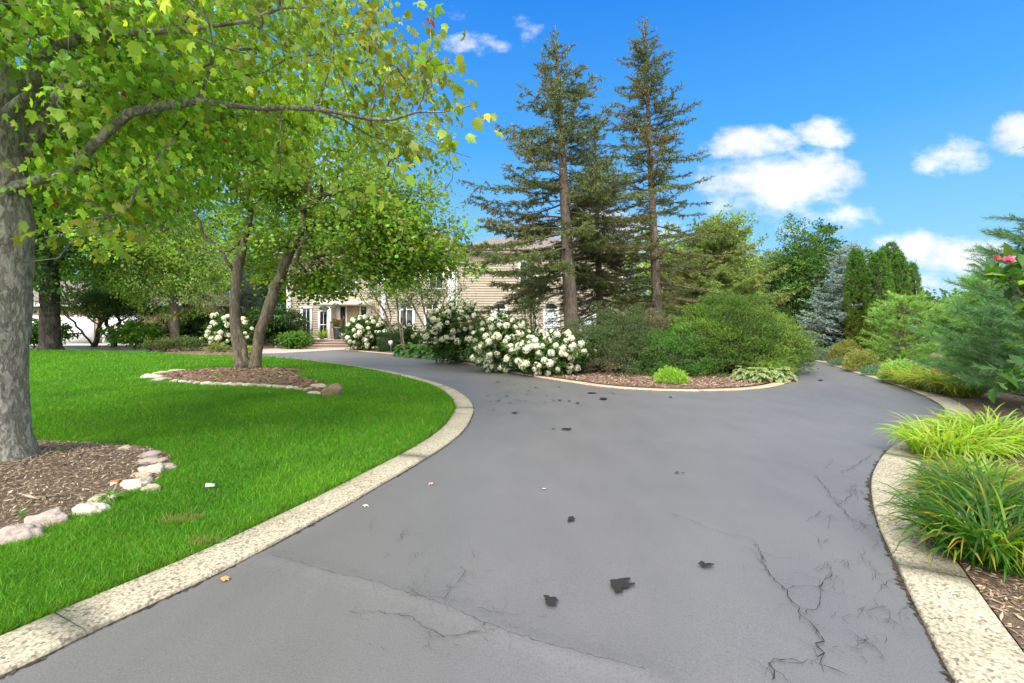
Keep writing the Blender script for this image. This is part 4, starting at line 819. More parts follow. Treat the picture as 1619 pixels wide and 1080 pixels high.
# ------------------------------------------------------------------ shrubs
def shrub(name, label, base, rx, ry, H, n, L, per_m, nl, nw, colr, cat='shrub', group=None, upw=.9, outw=.8, lump=.2, seed=0, alt=None, stems=14, tipc=None, zlow=.05, matn='needle', amt=.2, topflat=1., spread=.7, inner=.45, stemr=.012, clump=0, cs_=.13):
    base = np.array(base, float); root = empty(name, base, label, cat, group); r_ = np.random.default_rng(seed)
    d = unit(r_.normal(size=(n, 3))); d[:, 2] = np.abs(d[:, 2]) * topflat; d = unit(d)
    lm = np.array([1 + lump * mnoise.noise(Vector(x * 1.7) + Vector((seed, 0, 0))) + lump * .55 * mnoise.noise(Vector(x * 5) + Vector((0, seed, 0))) for x in d])
    k = (inner + (1 - inner) * r_.random(n) ** .6) * lm; P = base + d * k[:, None] * np.array([rx, ry, H]) + np.array([0, 0, zlow])
    if clump:
        P = base + d * ((.72 + .28 * r_.random(n) ** .7) * lm)[:, None] * np.array([rx, ry, H]) + np.array([0, 0, zlow])
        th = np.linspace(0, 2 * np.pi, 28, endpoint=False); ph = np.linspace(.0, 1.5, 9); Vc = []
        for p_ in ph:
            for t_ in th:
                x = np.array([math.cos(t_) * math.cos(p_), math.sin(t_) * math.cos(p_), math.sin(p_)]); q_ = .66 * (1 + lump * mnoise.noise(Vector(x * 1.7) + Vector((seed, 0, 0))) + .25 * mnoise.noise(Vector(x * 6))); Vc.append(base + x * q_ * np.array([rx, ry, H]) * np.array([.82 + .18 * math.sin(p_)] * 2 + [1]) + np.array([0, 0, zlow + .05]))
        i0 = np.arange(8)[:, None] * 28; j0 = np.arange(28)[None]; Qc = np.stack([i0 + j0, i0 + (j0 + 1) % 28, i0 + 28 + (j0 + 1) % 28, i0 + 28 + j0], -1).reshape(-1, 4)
        link('inner_shade', np_mesh('inner_shade', np.array(Vc), Qc, smooth=True), M['shaded_core'], root)  # dark dome added for the shaded gaps between clumps, not wood
        nc = max(8, n // clump); d = d[:nc]; P = P[:nc]; idx = np.repeat(np.arange(nc), clump); n = nc * clump; d = d[idx]
        P = P[idx] + r_.normal(size=(n, 3)) * np.array([cs_, cs_, cs_ * .38]); P[:, 2] = np.maximum(P[:, 2], .06)
    Dv = unit(d * outw + np.array([0, 0, upw]) + r_.normal(0, .35, (n, 3))); LL = L * r_.uniform(.5, 1.2, n); sc = np.ones((n, 3)) * (1 + .22 * np.array([mnoise.noise(Vector(p * 1.6)) for p in P]))[:, None]
    if clump: sc *= (1 + r_.normal(0, .16, nc))[idx][:, None]
    if alt: kk = np.array([mnoise.noise(Vector(p * .9) + Vector((seed, 4, 0))) for p in P]) > alt[0]; sc[kk] *= np.array(alt[1]) / np.array(colr)
    V, Fc, C = shoots(P, Dv, LL, per_m, nl, nw, colr, segc=sc, spread=spread, tipc=tipc, amt=amt); link('foliage', np_mesh('foliage', V, Fc, C), M[matn], root)
    if stems:
        mb = MB()
        for s in range(stems):
            e_ = P[r_.integers(n)]; b_ = base + np.array([r_.normal(0, rx * .12), r_.normal(0, ry * .12), 0]); m_ = b_ + (e_ - b_) * .45 + np.array([r_.normal(0, .1) * rx, r_.normal(0, .1) * ry, -.1 * H * .5])
            Pm = resample(smooth_line([b_, m_, e_], 2), .15); Pm[1:-1] += r_.normal(0, .015, (len(Pm) - 2, 3)); mb.tube(Pm, np.linspace(stemr, .004, len(Pm)), 4, False)
        mb.build('stems', M['twig'], root)
    return root
shrub('yew_shrub', 'grey-green spreading yew next to the white hydrangeas', (3.55, 14.6, 0), 1.75, 1.5, 2.05, 20000, .08, 90, .032, .019, (.085, .13, .045), seed=41, lump=.45, alt=(.25, (.14, .13, .07)), stems=80, upw=.4, outw=1.0, group='yews in the island bed', clump=26, cs_=.12, zlow=.12)
shrub('yew_shrub', 'large bright green mounded yew over the driveway bend', (6.95, 14.7, 0), 2.45, 2.0, 2.3, 40000, .08, 90, .032, .019, (.078, .155, .021), seed=42, lump=.34, alt=(.12, (.14, .24, .03)), stems=150, upw=.35, outw=1.1, group='yews in the island bed', stemr=.02, clump=30, cs_=.13, zlow=.15)
shrub('yew_shrub', 'small fresh green yew in front between the two big mounds', (4.8, 13.55, 0), 1.15, .8, 1.35, 9000, .08, 90, .030, .017, (.068, .175, .026), seed=43, lump=.4, stems=20, group='yews in the island bed', clump=24, upw=.5, cs_=.09)
shrub('spirea_shrub', 'little lime green mound alone on the brown mulch', g(1060, 608), .40, .34, .34, 1300, .1, 80, .035, .013, (.24, .44, .04), seed=44, stems=0, lump=.15)
shrub('barberry_shrub', 'rounded olive-gold shrub by the kerb under the arborvitaes', (11.35, 14.8, 0), .5, .45, .62, 1900, .11, 80, .04, .015, (.24, .27, .06), seed=45, stems=0, alt=(.2, (.26, .15, .05)))
shrub('barberry_shrub', 'orange-tinged shrub at the foot of the arborvitaes', (12.9, 17.6, 0), .6, .5, .85, 2000, .13, 70, .05, .018, (.22, .24, .05), seed=46, stems=0, alt=(.1, (.38, .16, .05)))
shrub('juniper_mat', 'low grey-green juniper mat at the kerb before the olive shrub', (12.35, 16.8, 0), .55, .5, .2, 1500, .12, 70, .035, .013, (.11, .20, .12), cat='ground cover', seed=47, stems=0)
shrub('juniper_mat', 'low grey-green juniper mat between the olive shrub and the daylilies', (11.0, 13.5, 0), .55, .5, .18, 1500, .12, 70, .035, .013, (.12, .23, .12), cat='ground cover', seed=48, stems=0)
shrub('juniper_mat', 'small bluish juniper tuft where the kerb leaves the far bend', (13.4, 19.4, 0), .6, .4, .45, 1200, .14, 60, .045, .015, (.13, .20, .14), cat='ground cover', seed=49, stems=0)
shrub('garden_shrub', 'dark shrub under the tall ragged tree at the drive bend', (15.6, 21.4, 0), 1.2, .7, 1.5, 2200, .22, 45, .08, .025, (.04, .10, .025), seed=50, stems=0)
shrub('garden_shrub', 'fluffy bright green perennial mound ahead of the golden grass', (10.25, 12.0, 0), .5, .42, .5, 2200, .13, 80, .045, .012, (.25, .45, .09), seed=51, stems=0)
shrub('box_hedge', 'clipped dark boxwood hedge left of the house steps', (-15.2, 32.6, 0), .9, .45, .85, 2200, .08, 60, .045, .03, (.035, .10, .02), cat='hedge', seed=52, stems=0, lump=.05)
# clipped boxes
def box_shrub(name, label, x0, x1, y0, y1, h, colr, n, seed):
    root = empty(name, ((x0 + x1) / 2, (y0 + y1) / 2, 0), label, 'hedge'); r_ = np.random.default_rng(seed)
    u_ = r_.random((n, 3)); P = np.array([x0, y0, .03]) + u_ * np.array([x1 - x0, y1 - y0, h]); ax = r_.integers(0, 3, n); sgn = r_.random(n) < .5
    for a_ in range(3):
        k = ax == a_
        if a_ == 2: P[k, 2] = h - r_.random(k.sum()) ** 2 * .08
        else: lo, hi = (x0, x1) if a_ == 0 else (y0, y1); P[k, a_] = np.where(sgn[k], lo, hi) + np.where(sgn[k], 1, -1) * r_.random(k.sum()) ** 2 * .08
    Dv = unit(r_.normal(size=(n, 3)) + [0, 0, .6]); V, Fc, C = shoots(P, Dv, np.full(n, .07), 70, .04, .022, colr)
    link('foliage', np_mesh('foliage', V, Fc, C), M['needle'], root)
    MB().box(x0 + .12, y0 + .12, 0, x1 - .12, y1 - .12, h - .12).build('core', M['shaded_core'], root)
box_shrub('box_hedge', 'square clipped boxwood beside the white lamp stake', -7.6, -6.5, 25.6, 26.7, 1.05, (.032, .085, .018), 3500, 53)
shrub('garden_shrub', 'small rounded dark bush at the right end of the steps', (-9.6, 29.6, 0), .42, .4, .8, 900, .1, 60, .05, .03, (.05, .13, .025), seed=54, stems=0)
shrub('garden_shrub', 'low clipped hedge under the arched windows', (-5.9, 29.6, 0), 1.9, .6, 1.1, 3000, .12, 50, .06, .03, (.05, .12, .02), cat='hedge', seed=55, stems=0)

# broad-leaved garden shrubs with real leaves
def leafy(name, label, base, rx, ry, H, nclump, per, size, colr, seed, tv=OVAL, tf=OVALF, cat='shrub', group=None, spread=.12, stems=True, zc=.55, matn='leaf', accents=None, droop=.25, lump=.2):
    base = np.array(base, float); T = ellipsoid_pts(nclump, base + [0, 0, H * zc], (rx, ry, H * (1 - zc) if zc >= .5 else H * zc), base[2] + .08, .45, lump, seed)
    if len(T) < 3: raise ValueError(label)
    sd = [[base, base + [0, 0, H * .25]], ] + [[base + [0, 0, .05], base + [math.cos(a_) * rx * .3, math.sin(a_) * ry * .3, H * .35], base + [math.cos(a_) * rx * .55, math.sin(a_) * ry * .55, H * .6]] for a_ in (0.4, 1.7, 2.9, 4.1, 5.3)]
    root = empty(name, base, label, cat, group); N, par, ch = grow(sd, T, .2, .2, .03); mb, _ = limb_mesh(N, par, ch, .035, .004, 0, 0); mb.build('stems', M['twig'], root)
    V, Fc, C = clump_leaves(T, per, spread, size, tv, tf, colr, base + [0, 0, H * .3], droop=droop, accents=accents); link('foliage', np_mesh('foliage', V, Fc, C), M[matn], root)
    return root, T
# hydrangea heads: domes of small four-petal florets
PET = np.array([(-.5, -.5, 0), (.5, -.5, 0), (.5, .5, 0), (-.5, .5, 0)]); PETF = np.array([(0, 1, 2), (0, 2, 3)])
heads = []
for i in range(4):
    r_ = np.random.default_rng(70 + i); n = 95; d = unit(r_.normal(size=(n, 3))); d[:, 2] = np.abs(d[:, 2]) * 1.1 - .3; d = unit(d)
    P = d * np.array([1, 1, .85 + .12 * i]) * r_.uniform(.85, 1.05, (n, 1)); cs = np.array([.84, .85, .76])[None] * r_.uniform(.8, 1.05, (n, 1))
    V, Fc, C = scatter(PET, PETF, P, frames(unit(np.cross(d, unit(r_.normal(size=(n, 3))))), d + r_.normal(0, .25, (n, 3))), np.full(n, .42), np.clip(cs, 0, .85))
    me = np_mesh('flower_head', V, Fc, C); me.materials.append(M['petal']); heads.append(me)
def put_heads(root, T, n, size, cam_side=True, lo=0, seed=0, jitter=.25):
    r_ = np.random.default_rng(seed); base = np.array(root.location); c = T.mean(0)
    ext = np.abs(T - c).max(0) + 1e-6; q_ = (T - c) / ext; sc = np.linalg.norm(q_, axis=1) - q_[:, 1] * .75 + r_.normal(0, jitter, len(T)); idx = np.argsort(-sc)
    chosen = []
    for i in idx:
        p = T[i]
        if p[2] < lo: continue
        if all(np.linalg.norm(p - z_) > size * 1.15 for z_ in chosen): chosen.append(p)
        if len(chosen) >= n: break
    for k, p in enumerate(chosen):
        o = bpy.data.objects.new('flower_head', heads[k % 4]); col.objects.link(o); o.parent = root; d = unit((p - c) / ext); o.location = tuple(p + d * size * .7 - base)
        s = size * r_.uniform(.7, 1.25); o.scale = (s, s, s); v_ = Vector(d + np.array([0, -.2, .5])); o.rotation_euler = v_.to_track_quat('Z', 'Y').to_euler()
def hydrangea(label, base, rx, ry, H, nc, per, size, nh, hs, seed, colr=(.05, .13, .025), group='white hydrangeas', lo=.1):
    root, T = leafy('hydrangea_shrub', label, base, rx, ry, H, nc, per, size, colr, seed, group=group, spread=.13, zc=.5)
    put_heads(root, T, nh, hs, seed=seed, lo=lo)
hydrangea('long low white hydrangea overhanging the island kerb, blooms nearly touching the asphalt', (1.15, 14.0, 0), 1.25, 1.0, 1.25, 500, 16, .11, 95, .095, 80)
hydrangea('white hydrangea climbing higher just left of the long low one', (-.35, 14.9, 0), 1.05, .9, 1.75, 460, 16, .11, 95, .095, 81)
hydrangea('tallest white hydrangea, standing below the house corner with a dark hollow at its foot', (-2.3, 18.3, 0), 1.15, .9, 2.45, 420, 16, .13, 85, .115, 82, lo=.9)
hydrangea('white hydrangea behind the driveway beside the small round bush and the steps', (-8.6, 27.5, 0), 1.7, 1.0, 2.1, 420, 14, .15, 45, .13, 83)
hydrangea('white hydrangea hanging out behind the trunk of the twin-trunk tree', (-17.4, 28, 0), 1.35, 1.0, 2.2, 260, 14, .16, 40, .14, 84, (.06, .15, .03), lo=.4)
hydrangea('small white hydrangea in front of the arched windows', (-6.6, 28.2, 0), .9, .6, 1.7, 160, 14, .14, 16, .11, 85, lo=.7)
# shrubs left of the steps and along the house
leafy('rhododendron', 'big dark leafy shrub left of the steps behind the twin-trunk tree', (-16.2, 31, 0), 2.2, 1.3, 2.9, 420, 18, .17, (.035, .09, .02), 86)
leafy('viburnum_shrub', 'bright broad-leaved bush low beside the red flower tub', (-13.9, 29.3, 0), 1.15, .7, 1.1, 200, 16, .16, (.08, .20, .03), 87)
leafy('garden_shrub', 'wide dark green shrub behind the hanging-foliage tree', (-23.5, 34.5, 0), 3.2, 1.2, 2.6, 420, 16, .2, (.04, .10, .02), 88)
leafy('garden_shrub', 'green bush against the massive shade tree trunk', (-24.2, 29.2, 0), 1.8, 1.1, 1.8, 300, 16, .16, (.09, .22, .025), 89)
leafy('garden_shrub', 'dense green bush under the blue-grey spruce by the far bed', (-19.0, 34.0, 0), 2.0, 1.2, 2.8, 320, 16, .18, (.045, .11, .03), 90)
leafy('garden_shrub', 'mid green shrub seen left of the massive shade tree trunk', (-31.5, 30.0, 0), 2.6, 1.0, 2.0, 240, 16, .18, (.07, .18, .025), 99)
for i, (px, Yd, lb) in enumerate([(243, 24.6, 'rose bush at the pointed end of the small bed behind the lawn'), (262, 25.4, 'rose bush with orange blooms, second in the small bed behind the lawn'), (285, 25.6, 'tallest rose bush in the small bed behind the lawn'), (305, 25.0, 'thin rose bush mid-bed behind the lawn'), (345, 24.8, 'low pale green perennial near the twin-trunk tree, small bed'), (390, 23.4, 'lime green hosta tuft beside the twin trunks in the small bed')]):
    x = (px - HX) / F * Yd; leafy('rose_bush', lb, (x, Yd, .05), .5, .35, [.7, .8, 1.0, .9, .5, .4][i], 40, 14, .10, [(.08, .14, .05), (.08, .15, .04), (.07, .13, .05), (.07, .13, .04), (.16, .22, .06), (.2, .34, .04)][i], 91 + i, accents=[(.02, (.5, .12, .08))] if i < 3 else None, group='plants in the small bed behind the lawn', cat='plant')
# slender airy tree in front of the house, multi-stem trees
b = np.array([.9, 22, 0]); T = ellipsoid_pts(330, b + [0, 0, 2.9], (.95, .8, 2.1), .8, .7, .3, 3)
broadleaf('young_tree', 'airy upright young tree against the tan siding', b, [[b, b + [0, 0, 2.4], b + [.1, 0, 4.2]]] + [[b + [0, 0, .1], b + [.2 * s, 0, 1.4], b + [.45 * s, .1, 3.2]] for s in (-1, 1, .4)], T, .05, .006, 10, .16, .10, (.10, .20, .04), OVAL, OVALF, 'bark_mid', sk=0)
for i, (px, py, Yd, lb, lean) in enumerate([(682, 546, 25, 'grey multi-stem ornamental tree in front of the second arched window', .0), (640, 549, 26, 'leaning multi-stem ornamental tree by the square boxwood', -.9)]):
    b = np.array([(px - HX) / F * Yd, Yd, 0]); sd = [[b, b + [.1 + lean, 0, 1.4], b + [.35 + lean * 1.6, 0, 3.1]]] + [[b + [0, 0, .1], b + [dx_ * .35 + lean * .6, 0, 1.3], b + [dx_ + lean, .1, 2.6], b + [dx_ * 1.7 + lean * 1.4, .2, 3.6]] for dx_ in (-1.0, -.45, .5, 1.0)]
    T = ellipsoid_pts(330, b + [lean, 0, 3.4], (2.3, 1.3, 1.2), 1.7, .6, .3, 30 + i)
    broadleaf('ornamental_tree', lb, b, sd, T, .11, .006, 7, .18, .11, (.09, .17, .05), OVAL, OVALF, 'bark_mid', sk=0, step=.35)
# light green leafy branch mass at spruce foot
# ------------------------------------------------------------------ strap leaved plants
def straps(name, label, base, r, n, L, W, colr, seed, cat='plant', group=None, arch=1.0, tips=None, alt=None, segs=7, elev=(.9, 1.45), brown=.04, center_bias=.7):
    root_loc = np.array(base, float); r_ = np.random.default_rng(seed)
    a_ = r_.random(n) * 6.283; rad = r * r_.random(n) ** center_bias; b_ = root_loc + np.c_[np.cos(a_) * rad, np.sin(a_) * rad, np.zeros(n)]
    az = a_ + r_.normal(0, .7, n); el = r_.uniform(*elev, n); LL = L * r_.uniform(.55, 1.15, n); WW = W * r_.uniform(.6, 1.2, n); bendk = arch * r_.uniform(.6, 1.5, n)
    u_ = np.linspace(0, 1, segs); th = el[:, None] - bendk[:, None] * 1.9 * u_[None] ** 1.5
    ds = (LL / (segs - 1))[:, None]; hor = np.concatenate([np.zeros((n, 1)), np.cumsum(np.cos(th[:, :-1]) * ds, 1)], 1); ver = np.concatenate([np.zeros((n, 1)), np.cumsum(np.sin(th[:, :-1]) * ds, 1)], 1)
    ver = np.maximum(ver, .02 - root_loc[2] * 0)
    hv = np.stack([np.cos(az), np.sin(az)], 1); cx = b_[:, None, :2] + hv[:, None] * hor[:, :, None]; cx = cx + (np.stack([-hv[:, 1], hv[:, 0]], 1) * (r_.normal(0, .12, n) * LL)[:, None])[:, None] * (u_ ** 2)[None, :, None]
    P = np.concatenate([cx, b_[:, None, 2:] + ver[:, :, None]], 2); tw = az + np.pi / 2 + r_.normal(0, .25, n); side = np.stack([np.cos(tw), np.sin(tw), r_.normal(0, .35, n)], 1)
    wv = WW[:, None] * np.sin(np.clip(.12 + .88 * (1 - u_ ** 2.2), 0, 1) * np.pi / 2)[None] * (u_ < .999) * .5 + .0004
    Vl = P - side[:, None] * wv[..., None]; Vr = P + side[:, None] * wv[..., None]; Vm = P + np.array([0, 0, -1.])[None, None] * (wv * .5)[..., None]
    V = np.stack([Vl, Vm, Vr], 2).reshape(-1, 3); i = (np.arange(n)[:, None] * segs + np.arange(segs - 1)[None]).ravel() * 3
    Q = np.vstack([np.stack([i, i + 1, i + 4, i + 3], 1), np.stack([i + 1, i + 2, i + 5, i + 4], 1)])
    c = np.array(colr)[None] * (1 + r_.normal(0, .2, (n, 1))) * (1 + r_.normal(0, .08, (n, 3)))
    if alt is not None: k = r_.random(n) < alt[0]; c[k] = np.array(alt[1]) * r_.uniform(.7, 1.2, (k.sum(), 1))
    k = r_.random(n) < brown; c[k] = np.array([.26, .17, .07]) * r_.uniform(.6, 1.2, (k.sum(), 1))
    cc_ = np.repeat(c[:, None], segs, 1)
    if tips is not None:
        tk = (r_.random(n) < tips[0])[:, None, None] * (np.clip((u_ - .6) / .3, 0, 1))[None, :, None]; cc_ = cc_ * (1 - tk) + np.array(tips[1]) * tk
    C = np.repeat(cc_[:, :, None], 3, 2).reshape(-1, 3); me = np_mesh(name, V, Q, np.clip(C, .003, .8)); o = link(name, me, M['leaf']); return tag(o, label, cat, group)
dl = 'daylilies along the drive'
straps('daylily_plant', 'dark green daylily clump with yellowing tips, nearest beside the kerb', (2.98, 2.85, .03), .24, 620, .52, .014, (.05, .155, .018), 101, group=dl, tips=(.12, (.40, .34, .04)), alt=(.12, (.20, .34, .03)), arch=1.0)
straps('daylily_plant', 'dark green daylily clump against the frame edge behind the nearest one', (3.5, 3.3, .03), .26, 520, .54, .014, (.055, .165, .02), 102, group=dl, tips=(.12, (.42, .34, .05)), alt=(.15, (.22, .34, .04)), arch=.95)
straps('daylily_plant', 'green-gold daylily clump above the wide part of the kerb', (3.9, 3.95, .03), .24, 300, .36, .013, (.09, .22, .03), 103, group=dl, tips=(.12, (.42, .36, .06)), alt=(.25, (.28, .38, .05)))
straps('daylily_plant', 'lime green broad-leaved daylily clump spilling onto the kerb bend', (4.85, 5.1, .03), .3, 440, .54, .02, (.28, .46, .05), 104, group=dl, alt=(.25, (.40, .54, .10)), arch=1.0)
straps('daylily_plant', 'lime green daylily clump in the middle of the bright row', (5.4, 5.3, .03), .3, 400, .56, .02, (.27, .44, .05), 105, group=dl, alt=(.25, (.38, .52, .10)), arch=.9)
straps('daylily_plant', 'lime green daylily clump at the frame edge below the white pine', (5.8, 5.5, .03), .35, 400, .58, .02, (.20, .38, .05), 106, group=dl, alt=(.25, (.34, .5, .09)), arch=.9)
straps('daylily_plant', 'pale daylily clump behind the green-gold one', (4.4, 4.25, .03), .26, 240, .36, .016, (.18, .34, .05), 107, group=dl, alt=(.3, (.34, .44, .09)))
for i, (px, Yd, L, c1, lb) in enumerate([(1440, 11.4, .62, (.26, .34, .06), 'golden grass-like daylily clump beyond the mulch patch, next to the fluffy mound'), (1462, 10.6, .62, (.27, .40, .06), 'yellow-green daylily clump in the middle beyond the mulch patch'), (1492, 10.0, .68, (.24, .36, .06), 'arching daylily clump beyond the mulch patch with brown lower leaves'), (1522, 9.5, .62, (.18, .28, .05), 'duller daylily clump at the edge of the bare mulch patch')]):
    straps('daylily_plant', lb, ((px - HX) / F * Yd, Yd, .03), .3, 420, L, .024, c1, 110 + i, group=dl, alt=(.2, (.42, .42, .10)), brown=.08)
straps('iris_plant', 'spiky pale green iris fan at the tip of the island bed', (7.45, 13.3, .03), .35, 170, .85, .035, (.20, .32, .10), 120, arch=.7)
straps('iris_plant', 'strappy green leaves leaning over the asphalt at the island tip', (7.35, 12.75, .03), .25, 150, .6, .03, (.13, .26, .06), 121, arch=1.0)
def hosta(label, base, r, n, L, colr, seed, edge=None, group='hostas in the island bed'):
    r_ = np.random.default_rng(seed); base = np.array(base, float); a_ = r_.random(n) * 6.283; lev = r_.random(n); rad = r * (.25 + .6 * (1 - lev)); P = base + np.c_[np.cos(a_) * rad, np.sin(a_) * rad, .08 + lev * r * .75]
    d = np.c_[np.cos(a_), np.sin(a_), .1 - (1 - lev) * .6 + r_.normal(0, .15, n)]; up = np.c_[np.cos(a_) * .4, np.sin(a_) * .4, np.ones(n)] + r_.normal(0, .15, (n, 3))
    tv = np.array([(0, 0, 0), (.22, .15, .06), (.34, .42, .07), (.24, .75, .0), (0, 1, -.2), (-.24, .75, 0), (-.34, .42, .07), (-.22, .15, .06), (0, .2, 0), (0, .5, -.02), (0, .78, -.08)])
    tf = np.array([(0, 1, 8), (0, 8, 7), (1, 2, 9), (1, 9, 8), (7, 8, 9), (7, 9, 6), (2, 3, 10), (2, 10, 9), (6, 9, 10), (6, 10, 5), (3, 4, 10), (5, 10, 4)])
    c = np.array(colr)[None] * (1 + r_.normal(0, .18, (n, 1))); V, Fc, C = scatter(tv, tf, P, frames(d, up), L * r_.uniform(.7, 1.2, n), np.clip(c, 0, .8))
    if edge is not None: k = np.tile(np.array([0, 1, 1, 1, 1, 1, 1, 1, 0, 0, 0], bool), n); C[k] = np.array(edge)
    return tag(link('hosta_plant', np_mesh('hosta_plant', V, Fc, C), M['leaf']), label, 'plant', group)
for i, (px, Yd, lb) in enumerate([(643, 22.6, 'green hosta beside the white lamp stake'), (664, 21.8, 'green hosta second from the lamp stake along the kerb'), (682, 21.2, 'largest green hosta hanging over the kerb'), (700, 20.7, 'green hosta at the foot of the tallest hydrangea')]):
    hosta(lb, ((px - HX) / F * Yd, Yd, .03), .62, 70, .36, (.09, .21, .06), 130 + i)
for i, (px, Yd, lb) in enumerate([(1178, 12.3, 'white-edged hosta nearest the lime mound'), (1198, 12.0, 'white-edged hosta second in the row under the bright yew'), (1216, 12.1, 'white-edged hosta over the kerb, third in the row'), (1233, 12.5, 'white-edged hosta last in the row at the island tip')]):
    hosta(lb, ((px - HX) / F * Yd, Yd, .03), .34, 80, .2, (.14, .26, .08), 140 + i, (.48, .55, .35))
# shrub with pink blooms at the frame edge
b = np.array([3.75, 2.95, 0]); T = np.array([at(x, y, Y) for x, y, Y in [(1590, 440, 2.9), (1605, 450, 2.9), (1612, 465, 2.9), (1600, 425, 2.9), (1618, 430, 2.9), (1610, 600, 2.8), (1616, 580, 2.8), (1612, 620, 2.8), (1640, 440, 2.9), (1640, 590, 2.8), (1640, 660, 2.9), (1650, 500, 2.9), (1660, 470, 2.9), (1650, 540, 2.9), (1680, 560, 2.9), (1690, 480, 2.9)]])
broadleaf('rhododendron', 'broad-leaved shrub with pink blooms reaching in at the picture edge above the daylilies', b, [[b, b + [-.05, 0, .8], b + [-.1, 0, 1.5]], [b + [0, 0, .2], b + [-.2, 0, 1.0], b + [-.3, .05, 1.7]]], T, .03, .005, 13, .055, .09, (.05, .14, .028), OVAL, OVALF, 'bark_mid', sk=0, step=.12, jit=.01, cat='shrub', accents=[(.12, (.25, .42, .12))], droop=.1)
root_r = [o for o in bpy.data.objects if o.name.startswith('rhododendron')][-1]
fb = MB()
def bloom(p, size, colr, parent, n=16, seed=0):
    r_ = np.random.default_rng(seed); d = unit(r_.normal(size=(n, 3)) * .55 + np.array([-.3, -.6, .35])); V, Fc, C = scatter(OVAL, OVALF, np.tile(p, (n, 1)) + r_.normal(0, size * .08, (n, 3)), frames(d, r_.normal(size=(n, 3))), np.full(n, size) * r_.uniform(.6, 1.1, n), vary(colr, n, .12))
    return link('bloom', np_mesh('bloom', V, Fc, C), M['petal'], parent)
bloom(at(1594, 413, 2.8), .045, (.75, .22, .42), root_r, 22, 1); bloom(at(1576, 410, 2.84), .032, (.70, .18, .36), root_r, 14, 2)

# little weeds and litter
def weed(px, py, z, n, L, colr, label, seed): straps('weed', label, g(px, py, z), .02, n, L, .012, colr, seed, cat='weed', arch=1.2, brown=0)
weed(88, 719, .08, 16, .11, (.10, .30, .03), 'small green weed beside the surface root of the big maple', 201); weed(190, 703, .05, 22, .17, (.10, .28, .04), 'upright weed at the far edge of the big maple bed', 202)
weed(33, 818, .08, 8, .08, (.12, .30, .03), 'tiny seedling behind the two pink boulders', 203); weed(178, 793, .04, 50, .13, (.09, .30, .03), 'grass tuft growing over the half buried tan stone', 204); weed(344, 598, .2, 22, .2, (.10, .3, .03), 'small green weed in the twin-trunk tree bed', 205)
MB().box(-.035, -.02, 0, .035, .02, .012).build('paper_scrap', M['white'])
o = bpy.data.objects['paper_scrap']; o.location = tuple(g(332, 768, .07)); o.rotation_euler = (.3, .2, .5); tag(o, 'crumpled white paper scrap lying alone on the lawn', 'litter')
def dead_leaf(px, py, size, colr, label, z=.02, seed=0):
    r_ = np.random.default_rng(seed); tv = MAPLE.copy(); tv[:, 2] *= 1.6; V, Fc, C = scatter(tv, MAPLEF, np.zeros((1, 3)), frames(np.array([[math.cos(seed), math.sin(seed), .1]]), np.array([[.2, 0, 1.]])), np.array([size]), np.array([colr]))
    o = link('fallen_leaf', np_mesh('fallen_leaf', V, Fc, C), M['attr']); o.location = tuple(g(px, py, z)); tag(o, label, 'leaf', 'fallen leaves')
dead_leaf(350, 916, .05, (.50, .25, .10), 'orange-brown fallen leaf on the asphalt just off the lawn-side kerb', .02, 1); dead_leaf(862, 773, .035, (.55, .45, .38), 'pale fallen leaf in the middle of the driveway', .012, 2); dead_leaf(685, 764, .06, (.45, .28, .22), 'brownish fallen leaf on the asphalt near the lawn curve', .012, 3)
dead_leaf(188, 759, .08, (.55, .16, .03), 'bright orange fallen leaf on the big maple bed mulch', .08, 4); dead_leaf(182, 762, .07, (.6, .5, .42), 'whitish fallen leaf on the big maple bed mulch', .08, 5); dead_leaf(575, 798, .05, (.5, .46, .36), 'curled pale fallen leaf beside the lawn-side kerb', .012, 6)
# sticks on the near bed
tag(MB().tube([g(30, 786, .1), g(55, 786, .11), g(85, 784, .1), g(110, 782, .1)], [.006, .008, .006, .003], 6).build('fallen_stick', M['bark_mid'], None, True), 'long thin bare stick across the big maple bed', 'stick')
tag(MB().tube([g(33, 781, .1), g(47, 785, .12), g(62, 789, .1)], [.005, .011, .005], 6).build('fallen_stick', M['stone_tan'], None, True), 'short pale stick beside the long thin one', 'stick')

# ------------------------------------------------------------------ lamp stake
p = g(618, 557); root = empty('garden_lamp', p, 'white shaded path lamp on a stake at the kerb before the square boxwood', 'lamp')
MB().tube([p, p + [0, 0, .42]], .018, 8).build('stake', M['metal_grey'], root, True)
MB().tube([p + [0, 0, .38], p + [0, 0, .46], p + [0, 0, .58], p + [0, 0, .64], p + [0, 0, .66]], [.05, .11, .15, .13, .05], 14).build('lamp_shade', M['white'], root, True)

# ------------------------------------------------------------------ house
H = empty('house', (-4, 34, 0), 'two-storey tan clapboard house with white trim and grey-brown roof behind the island bed', 'house')
def clap(x0, x1, y, z0, z1, bh=.17):
    mb = MB(); z = z0
    while z < z1 - .01:
        zt = min(z + bh, z1); mb.add([(x0, y - .032, z), (x1, y - .032, z), (x1, y - .008, zt), (x0, y - .008, zt), (x0, y + .01, z), (x1, y + .01, z)], [(0, 1, 2, 3), (4, 5, 1, 0)]); z = zt
    return mb
YW, YL = 31.0, 34.2
clap(-8.9, 7.75, YW, .25, 6.55).build('wall', M['siding'], H); clap(-16.9, -8.9, YL, .25, 6.55).build('wall', M['siding'], H)
